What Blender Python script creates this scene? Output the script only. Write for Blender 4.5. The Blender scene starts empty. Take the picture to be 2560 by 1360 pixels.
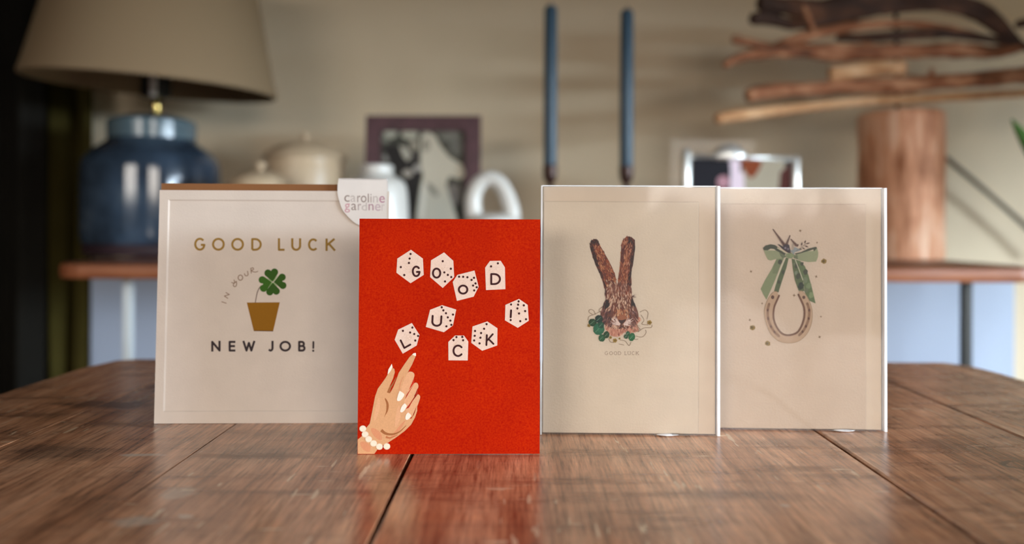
import bpy, bmesh, math, random
from mathutils import Vector, Matrix, noise

random.seed(7)
scene = bpy.context.scene
COL = scene.collection

# ------------------------------------------------------------------ camera
F = 2000.0                       # focal length in pixels of the 2560 x 1360 frame
PX, PY = 1280.0, 570.0           # principal point (level camera, frame shifted down)
ZT = 0.75                        # table top height
H = 0.1345                       # camera above the table top
C = Vector((0, 0, ZT + H))
ROLL = math.radians(0.25)
RIGHT = Vector((math.cos(ROLL), 0, math.sin(ROLL)))
UP = Vector((-math.sin(ROLL), 0, math.cos(ROLL)))
FWD = Vector((0, 1, 0))

cam_d = bpy.data.cameras.new('camera')
cam = bpy.data.objects.new('camera', cam_d)
COL.objects.link(cam)
cam.matrix_world = Matrix(((RIGHT.x, UP.x, -FWD.x, C.x), (RIGHT.y, UP.y, -FWD.y, C.y),
                           (RIGHT.z, UP.z, -FWD.z, C.z), (0, 0, 0, 1)))
cam_d.sensor_width = 36
cam_d.lens = F / 2560 * 36
cam_d.shift_y = (PY - 680) / 2560
cam_d.clip_start = 0.01
cam_d.dof.use_dof = True
cam_d.dof.focus_distance = 0.492
cam_d.dof.aperture_fstop = 3.3
scene.camera = cam

# ------------------------------------------------------------------ light
scene.view_settings.view_transform = 'Standard'
scene.view_settings.look = 'None'
scene.view_settings.gamma = 1
scene.view_settings.exposure = 0.0
scene.view_settings.use_curve_mapping = False
scene.cycles.max_bounces = 6
scene.cycles.diffuse_bounces = 3
scene.cycles.glossy_bounces = 3
scene.cycles.transmission_bounces = 3
scene.cycles.transparent_max_bounces = 10

world = bpy.data.worlds.new('world')
scene.world = world
world.use_nodes = True
world.node_tree.nodes['Background'].inputs[0].default_value = (0.62, 0.72, 0.85, 1)
world.node_tree.nodes['Background'].inputs[1].default_value = 0.35


def area(name, loc, target, sx, sy, power, color):
    d = bpy.data.lights.new(name, 'AREA')
    d.shape = 'RECTANGLE'
    d.size, d.size_y = sx, sy
    d.energy = power
    d.color = color
    o = bpy.data.objects.new(name, d)
    COL.objects.link(o)
    o.location = loc
    o.rotation_euler = (Vector(target) - Vector(loc)).to_track_quat('-Z', 'Y').to_euler()
    return o


# sky and garden light outside the window in the right wall, sky and an added fill behind the camera
area('sky_garden_side', (5.0, -2.0, 1.85), (0.0, -1.7, 1.55), 6.5, 1.7, 3000, (0.70, 0.85, 1.0))
area('garden_bounce', (2.75, -0.25, 0.75), (0.3, 0.7, 0.85), 1.5, 0.7, 8, (0.9, 1.0, 0.75))
area('sky_front_left', (-3.2, -5.0, 2.2), (-1.6, 0.0, 1.9), 5.0, 2.0, 400, (1.0, 0.92, 0.83))
area('fill_front_right', (2.2, -5.0, 2.2), (0.9, 0.0, 1.9), 4.0, 2.0, 355, (1.0, 0.92, 0.83))  # added fill, lifts the shadow the red card casts on its neighbour


# ------------------------------------------------------------------ helpers
def ray(px, py):
    return (RIGHT * ((px - PX) / F) + UP * ((PY - py) / F) + FWD)


def P(px, py, Y):
    return C + ray(px, py) * Y


def T(px, py, z=ZT):
    d = ray(px, py)
    return C + d * ((z - C.z) / d.z)


def lin(c):
    out = []
    for v in c[:3]:
        v = v / 255.0
        out.append(v / 12.92 if v <= 0.04045 else ((v + 0.055) / 1.055) ** 2.4)
    return out


def rgb(c, k=1.0):
    l = lin(c)
    return (min(l[0] * k, 0.92), min(l[1] * k, 0.92), min(l[2] * k, 0.92), 1.0)


ORG = {}


def empty(name, loc, label=None, cat=None, group=None):
    o = bpy.data.objects.new(name, None)
    o.empty_display_size = 0.02
    COL.objects.link(o)
    o.location = loc
    ORG[o.name] = Vector(loc)
    if label:
        o['label'] = label
    if cat:
        o['category'] = cat
    if group:
        o['group'] = group
    return o


def mesh_obj(name, verts, faces, mat, parent=None, smooth=False, label=None, cols=None, origin=None):
    """verts in world space; stored relative to the thing's base"""
    if parent is not None:
        og = ORG[parent.name]
    else:
        og = Vector(origin) if origin is not None else Vector((0, 0, 0))
    me = bpy.data.meshes.new(name)
    me.from_pydata([tuple(Vector(v) - og) for v in verts], [], faces)
    me.materials.append(mat)
    if smooth:
        me.polygons.foreach_set('use_smooth', [True] * len(me.polygons))
    if cols is not None:
        at = me.color_attributes.new('Col', 'FLOAT_COLOR', 'CORNER')
        buf = []
        for p in me.polygons:
            buf.extend(list(cols[p.index]) * p.loop_total)
        at.data.foreach_set('color', buf)
    me.update()
    o = bpy.data.objects.new(name, me)
    COL.objects.link(o)
    if parent is not None:
        o.parent = parent
        ORG[o.name] = og
    else:
        o.location = og
        ORG[o.name] = og
    if label:
        o['label'] = label
    return o


def tag(o, label, cat, group=None):
    o['label'] = label
    o['category'] = cat
    if group:
        o['group'] = group
    return o


def structure(o, label=None):
    o['kind'] = 'structure'
    if label:
        o['label'] = label
    return o


def box_vf(x0, x1, y0, y1, z0, z1, bev=0.0):
    bm = bmesh.new()
    bmesh.ops.create_cube(bm, size=1)
    for v in bm.verts:
        v.co = Vector(((x0 + x1) / 2 + v.co.x * (x1 - x0), (y0 + y1) / 2 + v.co.y * (y1 - y0),
                       (z0 + z1) / 2 + v.co.z * (z1 - z0)))
    if bev > 0:
        bmesh.ops.bevel(bm, geom=bm.edges[:], offset=bev, segments=2, affect='EDGES', profile=0.5)
    return bm_vf(bm)


def bm_vf(bm):
    bm.verts.ensure_lookup_table()
    bm.normal_update()
    v = [x.co.copy() for x in bm.verts]
    f = [[y.index for y in x.verts] for x in bm.faces]
    bm.free()
    return v, f


def box(name, x0, x1, y0, y1, z0, z1, mat, parent=None, bev=0.0, label=None, origin=None):
    v, f = box_vf(x0, x1, y0, y1, z0, z1, bev)
    return mesh_obj(name, v, f, mat, parent, label=label, origin=origin)


def join_vf(lst):
    V, Fc = [], []
    for v, f in lst:
        n = len(V)
        V.extend(v)
        Fc.extend([[i + n for i in q] for q in f])
    return V, Fc


def lathe_vf(center, prof, seg=48, tilt=None, wob=0.0, seed=0):
    """prof: list of (r, z) relative to center; tilt: 3x3 rotation"""
    c = Vector(center)
    V, Fc = [], []
    for i, (r, z) in enumerate(prof):
        for k in range(seg):
            a = 2 * math.pi * k / seg
            rr = r
            if wob:
                rr = r * (1 + wob * noise.noise(Vector((math.cos(a) * 1.3 + seed, math.sin(a) * 1.3, z * 6))))
            p = Vector((rr * math.cos(a), rr * math.sin(a), z))
            if tilt is not None:
                p = tilt @ p
            V.append(c + p)
    for i in range(len(prof) - 1):
        for k in range(seg):
            k2 = (k + 1) % seg
            Fc.append([i * seg + k, i * seg + k2, (i + 1) * seg + k2, (i + 1) * seg + k])
    if prof[0][0] > 1e-6:
        Fc.append([k for k in range(seg)][::-1])
    if prof[-1][0] > 1e-6:
        n = (len(prof) - 1) * seg
        Fc.append([n + k for k in range(seg)])
    return V, Fc


def smooth_prof(pts, n=6):
    """catmull-rom through 2-D / 3-D points"""
    out = []
    m = len(pts)
    for i in range(m - 1):
        p0, p1, p2, p3 = pts[max(i - 1, 0)], pts[i], pts[i + 1], pts[min(i + 2, m - 1)]
        for j in range(n):
            t = j / n
            out.append(tuple(0.5 * (2 * b + (c - a) * t + (2 * a - 5 * b + 4 * c - d) * t * t + (3 * b - a - 3 * c + d) * t ** 3)
                             for a, b, c, d in zip(p0, p1, p2, p3)))
    out.append(tuple(pts[-1]))
    return out


def tube_vf(path, radii, seg=12, rough=0.0, seed=0, flat=1.0):
    pts = [Vector(p) for p in path]
    n = len(pts)
    V, Fc = [], []
    nrm = None
    for i in range(n):
        t = (pts[min(i + 1, n - 1)] - pts[max(i - 1, 0)]).normalized()
        if nrm is None:
            up = Vector((0, 0, 1)) if abs(t.z) < 0.9 else Vector((1, 0, 0))
            nrm = (up - t * up.dot(t)).normalized()
        else:
            nrm = (nrm - t * nrm.dot(t)).normalized()
        b = t.cross(nrm)
        for k in range(seg):
            a = 2 * math.pi * k / seg
            r = radii[i]
            if rough:
                q = pts[i] * 22 + Vector((math.cos(a) * 1.1 + seed * 3.1, math.sin(a) * 1.1, seed))
                r *= 1 + rough * (noise.noise(q) + 0.5 * noise.noise(q * 2.7))
            V.append(pts[i] + nrm * (math.cos(a) * r) + b * (math.sin(a) * r * flat))
    for i in range(n - 1):
        for k in range(seg):
            k2 = (k + 1) % seg
            Fc.append([i * seg + k, i * seg + k2, (i + 1) * seg + k2, (i + 1) * seg + k])
    Fc.append([k for k in range(seg)][::-1])
    Fc.append([(n - 1) * seg + k for k in range(seg)])
    return V, Fc


# ------------------------------------------------------------------ materials
def new_mat(name):
    m = bpy.data.materials.new(name)
    m.use_nodes = True
    nt = m.node_tree
    return m, nt, nt.nodes, nt.links, nt.nodes['Principled BSDF']


def N(nt, kind, **kw):
    n = nt.nodes.new(kind)
    for k, v in kw.items():
        setattr(n, k, v)
    return n


def tex_noise(nt, coord, scale, detail=4, rough=0.55, vec=None):
    mp = N(nt, 'ShaderNodeMapping')
    nt.links.new(coord, mp.inputs[0])
    if vec:
        mp.inputs['Scale'].default_value = vec
    n = N(nt, 'ShaderNodeTexNoise')
    n.inputs['Scale'].default_value = scale
    n.inputs['Detail'].default_value = detail
    n.inputs['Roughness'].default_value = rough
    nt.links.new(mp.outputs[0], n.inputs['Vector'])
    return n.outputs['Fac']


def ramp(nt, fac, stops):
    r = N(nt, 'ShaderNodeValToRGB')
    nt.links.new(fac, r.inputs[0])
    els = r.color_ramp.elements
    while len(els) < len(stops):
        els.new(0.5)
    for e, (p, c) in zip(els, stops):
        e.position = p
        e.color = c if len(c) == 4 else (*c, 1)
    return r.outputs[0]


def mixc(nt, fac, a, b, mode='MIX'):
    m = N(nt, 'ShaderNodeMix', data_type='RGBA', blend_type=mode)
    for sock, v in ((m.inputs[0], fac), (m.inputs[6], a), (m.inputs[7], b)):
        if hasattr(v, 'is_linked') or isinstance(v, bpy.types.NodeSocket):
            nt.links.new(v, sock)
        else:
            sock.default_value = v
    return m.outputs[2]


def math_n(nt, op, a, b=None, clamp=False):
    m = N(nt, 'ShaderNodeMath', operation=op, use_clamp=clamp)
    for i, v in enumerate((a, b)):
        if v is None:
            continue
        if isinstance(v, bpy.types.NodeSocket):
            nt.links.new(v, m.inputs[i])
        else:
            m.inputs[i].default_value = v
    return m.outputs[0]


def bump(nt, bsdf, height, strength, dist):
    b = N(nt, 'ShaderNodeBump')
    b.inputs['Strength'].default_value = strength
    b.inputs['Distance'].default_value = dist
    nt.links.new(height, b.inputs['Height'])
    nt.links.new(b.outputs[0], bsdf.inputs['Normal'])


def simple(name, c, rough=0.6, metal=0.0, k=1.0, var=0.0, scale=20.0, vec=None, bmp=0.0, bscale=200.0, bdist=0.0005, spec=0.5):
    m, nt, nd, lk, b = new_mat(name)
    b.inputs['Roughness'].default_value = rough
    b.inputs['Metallic'].default_value = metal
    b.inputs['Specular IOR Level'].default_value = spec
    col = rgb(c, k)
    tc = N(nt, 'ShaderNodeTexCoord').outputs['Object']
    if var > 0:
        f = tex_noise(nt, tc, scale, vec=vec)
        lo = tuple(x * (1 - var) for x in col[:3])
        hi = tuple(min(x * (1 + var), 0.95) for x in col[:3])
        nt.links.new(ramp(nt, f, [(0.3, lo), (0.7, hi)]), b.inputs['Base Color'])
    else:
        b.inputs['Base Color'].default_value = col
    if bmp > 0:
        bump(nt, b, tex_noise(nt, tc, bscale, detail=3, vec=vec), bmp, bdist)
    return m


def wood(name, dark, mid, light, axis='x', scale=9.0, stretch=7.0, rough=0.6, bmp=0.3, k=1.0):
    m, nt, nd, lk, b = new_mat(name)
    tc = N(nt, 'ShaderNodeTexCoord').outputs['Object']
    vec = {'x': (1, stretch, stretch), 'y': (stretch, 1, stretch), 'z': (stretch, stretch, 1)}[axis]
    f1 = tex_noise(nt, tc, scale, detail=6, rough=0.6, vec=vec)
    f2 = tex_noise(nt, tc, scale * 0.9, detail=3, vec=(1, 1, 1))
    f = math_n(nt, 'ADD', math_n(nt, 'MULTIPLY', f1, 0.6), math_n(nt, 'MULTIPLY', f2, 0.4))
    nt.links.new(ramp(nt, f, [(0.36, rgb(dark, k)), (0.5, rgb(mid, k)), (0.64, rgb(light, k))]), b.inputs['Base Color'])
    b.inputs['Roughness'].default_value = rough
    bump(nt, b, f1, bmp, 0.002)
    return m


def paper(name, c, k=1.0, grain=900.0, strength=0.35):
    m, nt, nd, lk, b = new_mat(name)
    tc = N(nt, 'ShaderNodeTexCoord').outputs['Object']
    col = rgb(c, k)
    f = tex_noise(nt, tc, 60, detail=4)
    nt.links.new(ramp(nt, f, [(0.3, tuple(x * 0.97 for x in col[:3])), (0.7, tuple(min(0.93, x * 1.03) for x in col[:3]))]), b.inputs['Base Color'])
    b.inputs['Roughness'].default_value = 0.75
    b.inputs['Specular IOR Level'].default_value = 0.25
    bump(nt, b, tex_noise(nt, tc, grain, detail=2), strength, 0.0003)
    return m


def print_mat(name, rough=0.7, metal=0.0, spec=0.25, speck=0.06):
    m, nt, nd, lk, b = new_mat(name)
    a = N(nt, 'ShaderNodeVertexColor', layer_name='Col')
    tc = N(nt, 'ShaderNodeTexCoord').outputs['Object']
    f = tex_noise(nt, tc, 1300, detail=2)
    v = ramp(nt, f, [(0.3, (1 - speck,) * 3), (0.7, (1 + speck,) * 3)])
    nt.links.new(mixc(nt, 1.0, a.outputs[0], v, 'MULTIPLY'), b.inputs['Base Color'])
    b.inputs['Roughness'].default_value = rough
    b.inputs['Metallic'].default_value = metal
    b.inputs['Specular IOR Level'].default_value = spec
    return m


def clear_film(name, frost=0.0, rough=0.06, spec=1.0):
    m, nt, nd, lk, b = new_mat(name)
    nd.remove(b)
    out = nd['Material Output']
    tr = N(nt, 'ShaderNodeBsdfTransparent')
    gl = N(nt, 'ShaderNodeBsdfGlossy')
    gl.inputs['Roughness'].default_value = rough
    fr = N(nt, 'ShaderNodeFresnel')
    fr.inputs['IOR'].default_value = 1.45
    mx = N(nt, 'ShaderNodeMixShader')
    lk.new(math_n(nt, 'MULTIPLY', fr.outputs[0], spec, True), mx.inputs[0])
    lk.new(tr.outputs[0], mx.inputs[1])
    lk.new(gl.outputs[0], mx.inputs[2])
    last = mx
    if frost > 0:
        df = N(nt, 'ShaderNodeBsdfDiffuse')
        df.inputs[0].default_value = (0.9, 0.9, 0.92, 1)
        m2 = N(nt, 'ShaderNodeMixShader')
        m2.inputs[0].default_value = frost
        lk.new(mx.outputs[0], m2.inputs[1])
        lk.new(df.outputs[0], m2.inputs[2])
        last = m2
    lk.new(last.outputs[0], out.inputs[0])
    return m


KP = 0.88    # photograph colour -> print albedo
M = {}
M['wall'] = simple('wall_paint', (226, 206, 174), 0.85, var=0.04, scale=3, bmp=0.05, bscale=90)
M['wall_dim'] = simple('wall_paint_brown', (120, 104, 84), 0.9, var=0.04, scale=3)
M['ceiling'] = simple('ceiling_paint', (84, 73, 60), 0.9, var=0.03, scale=3)
M['floor'] = wood('floor_boards', (70, 45, 28), (95, 62, 40), (120, 82, 55), 'y', 5, 8, 0.5)
M['dark_wall'] = simple('dark_paint', (30, 24, 20), 0.9, var=0.1, scale=4)
M['panel_white'] = simple('panel_white', (164, 174, 192), 0.5, var=0.02, scale=4)
M['white_frame'] = simple('window_white', (225, 225, 220), 0.5, var=0.02)
M['curtain_olive'] = simple('curtain_olive', (62, 54, 22), 0.95, var=0.25, scale=6, bmp=0.2, bscale=600, spec=0.1)
M['curtain_black'] = simple('curtain_black', (26, 24, 20), 0.95, var=0.2, scale=6, bmp=0.2, bscale=600, spec=0.1)
M['shelf'] = wood('console_oak', (92, 50, 28), (128, 72, 42), (152, 92, 56), 'x', 7, 9, 0.5, 0.25)
M['dark_metal'] = simple('dark_metal', (48, 46, 42), 0.45, 0.6, var=0.1)
M['lit_metal'] = simple('lit_metal', (190, 195, 195), 0.4, 0.1, var=0.03)  # same metal as the dark legs, paled for the light on it
M['cream'] = simple('cream_ceramic', (206, 182, 150), 0.35, var=0.05, scale=30)
M['white_cer'] = simple('white_ceramic', (212, 208, 200), 0.3, var=0.02, scale=30)
M['candle'] = simple('blue_wax', (56, 78, 94), 0.45, var=0.08, scale=40)
M['holder'] = simple('dark_bronze', (58, 32, 22), 0.35, 0.3, var=0.15, scale=60)
M['frame_dark'] = simple('plum_leather', (84, 52, 58), 0.5, var=0.25, scale=50, bmp=0.2, bscale=300)
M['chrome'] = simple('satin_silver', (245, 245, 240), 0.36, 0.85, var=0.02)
M['acrylic'] = clear_film('clear_acrylic', 0.0, 0.02, 0.18)
M['cello'] = clear_film('cellophane', 0.02, 0.09, 0.8)
M['cello_glint'] = clear_film('cellophane_glint', 0.86, 0.3)  # frosty white mixed in for the highlights on seams and foot
M['linen'] = simple('linen_shade', (148, 126, 98), 0.9, var=0.04, scale=300, vec=(1, 1, 4), bmp=0.15, bscale=800, spec=0.1)
M['brass'] = simple('brass', (205, 180, 110), 0.2, 1.0, var=0.03)
M['black_pl'] = simple('black_plastic', (22, 18, 16), 0.5, var=0.05)
M['bulb'] = simple('bulb_glass', (225, 215, 210), 0.25, var=0.02)
M['drift_light'] = wood('driftwood_pale', (165, 115, 72), (205, 155, 108), (232, 190, 145), 'x', 12, 5, 0.8, 0.6)
M['drift_mid'] = wood('driftwood_brown', (92, 52, 28), (150, 94, 60), (210, 156, 116), 'x', 12, 4, 0.8, 0.7)
M['drift_dark'] = wood('driftwood_dark', (38, 22, 14), (68, 42, 28), (105, 68, 46), 'x', 12, 4, 0.8, 0.7)
M['log'] = wood('log_wood', (152, 94, 58), (220, 158, 120), (248, 206, 174), 'z', 9, 6, 0.7, 0.7)
M['green_leaf'] = simple('leaf_green', (46, 76, 14), 0.7, var=0.2, scale=20, spec=0.15)
M['terracotta'] = simple('plant_pot_grey', (120, 112, 100), 0.7, var=0.1)
M['cord'] = simple('brown_cord', (78, 62, 48), 0.6, var=0.1, scale=60)
M['kraft'] = paper('kraft_paper', (140, 92, 54), 0.85, 700, 0.3)
M['card_white'] = paper('card_stock_white', (214, 199, 186), KP)
M['card_cream'] = paper('card_stock_cream', (219, 203, 183), KP, 700, 0.6)
M['card_rose'] = paper('card_stock_rose', (208, 187, 167), KP, 700, 0.7)
M['env_cream'] = paper('envelope_cream', (220, 201, 180), KP, 900, 0.2)
M['tag_white'] = paper('tag_card', (226, 217, 210), KP, 900, 0.15)
M['print'] = print_mat('ink_print')
M['foil'] = print_mat('gold_foil', 0.45, 0.3, 0.1, 0.04)
M['photo'] = print_mat('photo_print', 0.5, 0.0, 0.2, 0.02)


def red_paper():
    m, nt, nd, lk, b = new_mat('red_card_stock')
    tc = N(nt, 'ShaderNodeTexCoord').outputs['Object']
    f = tex_noise(nt, tc, 1000, detail=3)
    g = tex_noise(nt, tc, 18, detail=3)
    c1 = ramp(nt, f, [(0.3, rgb((168, 18, 0), KP)), (0.7, rgb((192, 42, 2), KP))])
    c2 = ramp(nt, g, [(0.35, (0.9, 0.8, 0.8)), (0.65, (1.04, 1.1, 1.0))])
    lk.new(mixc(nt, 1.0, c1, c2, 'MULTIPLY'), b.inputs['Base Color'])
    b.inputs['Roughness'].default_value = 0.75
    b.inputs['Specular IOR Level'].default_value = 0.05
    bump(nt, b, f, 0.2, 0.0002)
    return m


M['red_card'] = red_paper()


def table_mat():
    m, nt, nd, lk, b = new_mat('worn_table_wood')
    tc = N(nt, 'ShaderNodeTexCoord').outputs['Object']
    info = N(nt, 'ShaderNodeObjectInfo')
    off = N(nt, 'ShaderNodeVectorMath', operation='ADD')
    cmb = N(nt, 'ShaderNodeCombineXYZ')
    lk.new(math_n(nt, 'MULTIPLY', info.outputs['Random'], 3.0), cmb.inputs[1])
    lk.new(tc, off.inputs[0])
    lk.new(cmb.outputs[0], off.inputs[1])
    co = off.outputs[0]
    grain = tex_noise(nt, co, 6, detail=6, rough=0.6, vec=(12, 1.0, 1))
    fine = tex_noise(nt, co, 34, detail=5, rough=0.65, vec=(18, 1.0, 1))
    cross = tex_noise(nt, co, 9, detail=6, rough=0.65, vec=(1.2, 7, 1))
    cloud = tex_noise(nt, co, 7, detail=4)
    base = ramp(nt, grain, [(0.3, rgb((134, 92, 66))), (0.5, rgb((176, 128, 96))), (0.7, rgb((202, 156, 122)))])
    base = mixc(nt, 0.75, base, ramp(nt, fine, [(0.34, (0.3, 0.27, 0.25)), (0.5, (1, 1, 1)), (0.66, (1.5, 1.45, 1.4))]), 'MULTIPLY')
    base = mixc(nt, 0.75, base, ramp(nt, cross, [(0.34, (0.42, 0.38, 0.36)), (0.47, (1, 1, 1)), (0.7, (1.25, 1.2, 1.15))]), 'MULTIPLY')
    base = mixc(nt, 0.6, base, ramp(nt, cloud, [(0.33, (0.6, 0.55, 0.55)), (0.6, (1.1, 1.1, 1.1))]), 'MULTIPLY')
    # plank to plank tone
    tone = ramp(nt, info.outputs['Random'], [(0.0, (1.02, 0.99, 0.96)), (1.0, (1.16, 1.13, 1.1))])
    base = mixc(nt, 1.0, base, tone, 'MULTIPLY')
    # smudges, a knot and old stains, each at its own place on the table
    cache = {}

    def shared(sc_n):
        if sc_n not in cache:
            cache[sc_n] = tex_noise(nt, tc, sc_n, detail=3, vec=(1, 2.5, 1))
        return cache[sc_n]

    def blot(pos, rx, ry, soft=0.6, nz=0.7, nscale=24):
        mp = N(nt, 'ShaderNodeVectorMath', operation='SUBTRACT')
        lk.new(tc, mp.inputs[0])
        mp.inputs[1].default_value = pos
        sc = N(nt, 'ShaderNodeVectorMath', operation='MULTIPLY')
        lk.new(mp.outputs[0], sc.inputs[0])
        sc.inputs[1].default_value = (1 / rx, 1 / ry, 0)
        ln = N(nt, 'ShaderNodeVectorMath', operation='LENGTH')
        lk.new(sc.outputs[0], ln.inputs[0])
        d = math_n(nt, 'ADD', ln.outputs[1], math_n(nt, 'MULTIPLY', math_n(nt, 'SUBTRACT', shared(nscale), 0.5), nz * 2))
        return math_n(nt, 'SUBTRACT', 1.0, math_n(nt, 'DIVIDE', math_n(nt, 'SUBTRACT', d, 1 - soft), soft), True), d
    def tl(px, py):
        p = T(px, py)
        return (p.x, p.y, 0)
    for (px, py, rx, ry, amt) in ((1740, 1235, 0.045, 0.012, 0.5), (1900, 1105, 0.05, 0.012, 0.4), (560, 1130, 0.03, 0.03, 0.5), (760, 1085, 0.07, 0.02, 0.45),
                                  (210, 1010, 0.05, 0.02, 0.6), (60, 1130, 0.04, 0.03, 0.6), (690, 1230, 0.06, 0.006, 0.4), (2260, 1110, 0.03, 0.02, 0.45), (1600, 1130, 0.05, 0.008, 0.3)):
        f, _ = blot(tl(px, py), rx, ry)
        base = mixc(nt, math_n(nt, 'MULTIPLY', f, amt), base, rgb((52, 38, 34)))
    for (px, py, rx, ry, amt) in ((225, 1302, 0.012, 0.008, 0.55), (345, 1232, 0.010, 0.012, 0.45), (275, 1136, 0.016, 0.004, 0.7), (355, 1290, 0.004, 0.003, 0.7), (1860, 1262, 0.003, 0.003, 0.6)):
        f, _ = blot(tl(px, py), rx, ry, 0.5, 0.8, 90)
        base = mixc(nt, math_n(nt, 'MULTIPLY', f, amt), base, rgb((196, 178, 158)))
    f, d = blot(tl(2480, 1162), 0.016, 0.010, 0.5, 0.25, 60)
    ring = math_n(nt, 'SUBTRACT', 1.0, math_n(nt, 'MULTIPLY', math_n(nt, 'ABSOLUTE', math_n(nt, 'SUBTRACT', d, 0.8)), 6.0), True)
    base = mixc(nt, math_n(nt, 'MULTIPLY', ring, 0.85), base, rgb((22, 18, 16)))
    # pale nicks and scratches
    sc1 = tex_noise(nt, co, 55, detail=2, rough=0.5, vec=(4.0, 0.55, 1))
    sc2 = tex_noise(nt, co, 40, detail=2, rough=0.5, vec=(0.7, 3.2, 1))
    area_m = tex_noise(nt, co, 9, detail=2)
    nick = math_n(nt, 'MAXIMUM', math_n(nt, 'MULTIPLY', math_n(nt, 'SUBTRACT', sc1, 0.665), 30, True), math_n(nt, 'MULTIPLY', math_n(nt, 'SUBTRACT', sc2, 0.685), 30, True))
    nick = math_n(nt, 'MULTIPLY', nick, math_n(nt, 'MULTIPLY', math_n(nt, 'SUBTRACT', area_m, 0.42), 6, True))
    base = mixc(nt, math_n(nt, 'MULTIPLY', nick, 0.8), base, rgb((226, 196, 160)))
    lk.new(base, b.inputs['Base Color'])
    r = ramp(nt, cross, [(0.3, (0.30,) * 3), (0.7, (0.19,) * 3)])
    lk.new(r, b.inputs['Roughness'])
    b.inputs['Specular IOR Level'].default_value = 1.0
    hgt = math_n(nt, 'ADD', math_n(nt, 'MULTIPLY', fine, 0.5), math_n(nt, 'MULTIPLY', cross, 0.4))
    bump(nt, b, hgt, 0.07, 0.0012)
    return m


M['table'] = table_mat()


def glaze_mat():
    m, nt, nd, lk, b = new_mat('blue_glaze')
    tc = N(nt, 'ShaderNodeTexCoord').outputs['Object']
    f = tex_noise(nt, tc, 14, detail=6)
    lk.new(ramp(nt, f, [(0.3, rgb((32, 40, 50))), (0.55, rgb((56, 70, 86))), (0.75, rgb((88, 98, 108)))]), b.inputs['Base Color'])
    b.inputs['Roughness'].default_value = 0.1
    b.inputs['Specular IOR Level'].default_value = 0.6
    bump(nt, b, tex_noise(nt, tc, 9, detail=2), 0.08, 0.004)
    return m


M['glaze'] = glaze_mat()
M['glaze_rim'] = simple('grey_blue_glaze', (92, 110, 118), 0.14, var=0.12, scale=30)
M['glaze_foot'] = simple('bare_dark_clay', (44, 24, 30), 0.6, var=0.2, scale=30)

# ------------------------------------------------------------------ the room
YW = 1.86
XL, XR, YF, ZC = -2.6, 2.35, -1.45, 2.5
structure(box('floor', XL - 0.1, XR + 0.1, YF - 0.1, YW + 0.1, -0.06, 0.0, M['floor']), 'brown boarded floor under the table')
structure(box('ceiling', XL - 0.1, XR + 0.1, YF - 0.1, YW + 0.1, ZC, ZC + 0.06, M['ceiling']), 'ceiling above the room')
structure(box('wall_back', XL - 0.1, XR + 0.1, YW, YW + 0.1, 0, ZC, M['wall']), 'cream painted wall behind the console table')
structure(box('wall_left', XL - 0.1, XL, YF - 0.1, YW, 0, ZC, M['dark_wall']), 'dark side wall beyond the curtains')


def wall_with_holes(name, axis, pos, t, a0, a1, holes, mat, label):
    """axis 'x': wall spans y at x=pos..pos+t ; axis 'y': wall spans x at y=pos..pos+t. holes: (a0,a1,z0,z1)"""
    parts = []
    cuts = sorted(holes)
    cur = a0

    def add(u0, u1, z0, z1):
        if u1 - u0 < 1e-4 or z1 - z0 < 1e-4:
            return
        if axis == 'x':
            parts.append(box_vf(pos, pos + t, u0, u1, z0, z1))
        else:
            parts.append(box_vf(u0, u1, pos, pos + t, z0, z1))
    for (h0, h1, z0, z1) in cuts:
        add(cur, h0, 0, ZC)
        add(h0, h1, 0, z0)
        add(h0, h1, z1, ZC)
        cur = h1
    add(cur, a1, 0, ZC)
    v, f = join_vf(parts)
    return structure(mesh_obj(name, v, f, mat), label)


W1 = (-1.15, 0.65, 0.30, 1.30)
W2 = (-1.75, -0.60, 0.55, 1.62)
W_FILL = (0.30, 1.40, 0.55, 1.62)  # added opening that lets the fill light in
wall_with_holes('wall_right', 'x', XR, 0.1, YF, YW, [W1], M['wall'], 'side wall with the garden window')
wall_with_holes('wall_front', 'y', YF - 0.1, 0.1, XL, XR, [W2, W_FILL], M['wall_dim'], 'wall with one window and an added one behind the viewer')


def window(name, axis, pos, hole, label):
    a0, a1, z0, z1 = hole
    root = empty(name, (pos, (a0 + a1) / 2, z0) if axis == 'x' else ((a0 + a1) / 2, pos, z0))
    root['kind'] = 'structure'
    root['label'] = label
    w = 0.05

    def bar(nm, u0, u1, q0, q1):
        if axis == 'x':
            box(nm, pos, pos + 0.06, u0, u1, q0, q1, M['white_frame'], root)
        else:
            box(nm, u0, u1, pos - 0.06, pos, q0, q1, M['white_frame'], root)
    bar('window_stile', a0, a0 + w, z0, z1)
    bar('window_stile', a1 - w, a1, z0, z1)
    bar('window_rail', a0 + w, a1 - w, z0, z0 + w)
    bar('window_rail', a0 + w, a1 - w, z1 - w, z1)
    bar('mullion', (a0 + a1) / 2 - 0.025, (a0 + a1) / 2 + 0.025, z0 + w, z1 - w)


window('window_1', 'x', XR + 0.02, W1, 'garden window in the side wall')
window('window_2', 'y', YF - 0.02, W2, 'left window behind the viewer')
window('added_window', 'y', YF - 0.02, W_FILL, 'added right window for fill light behind the viewer')

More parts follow.
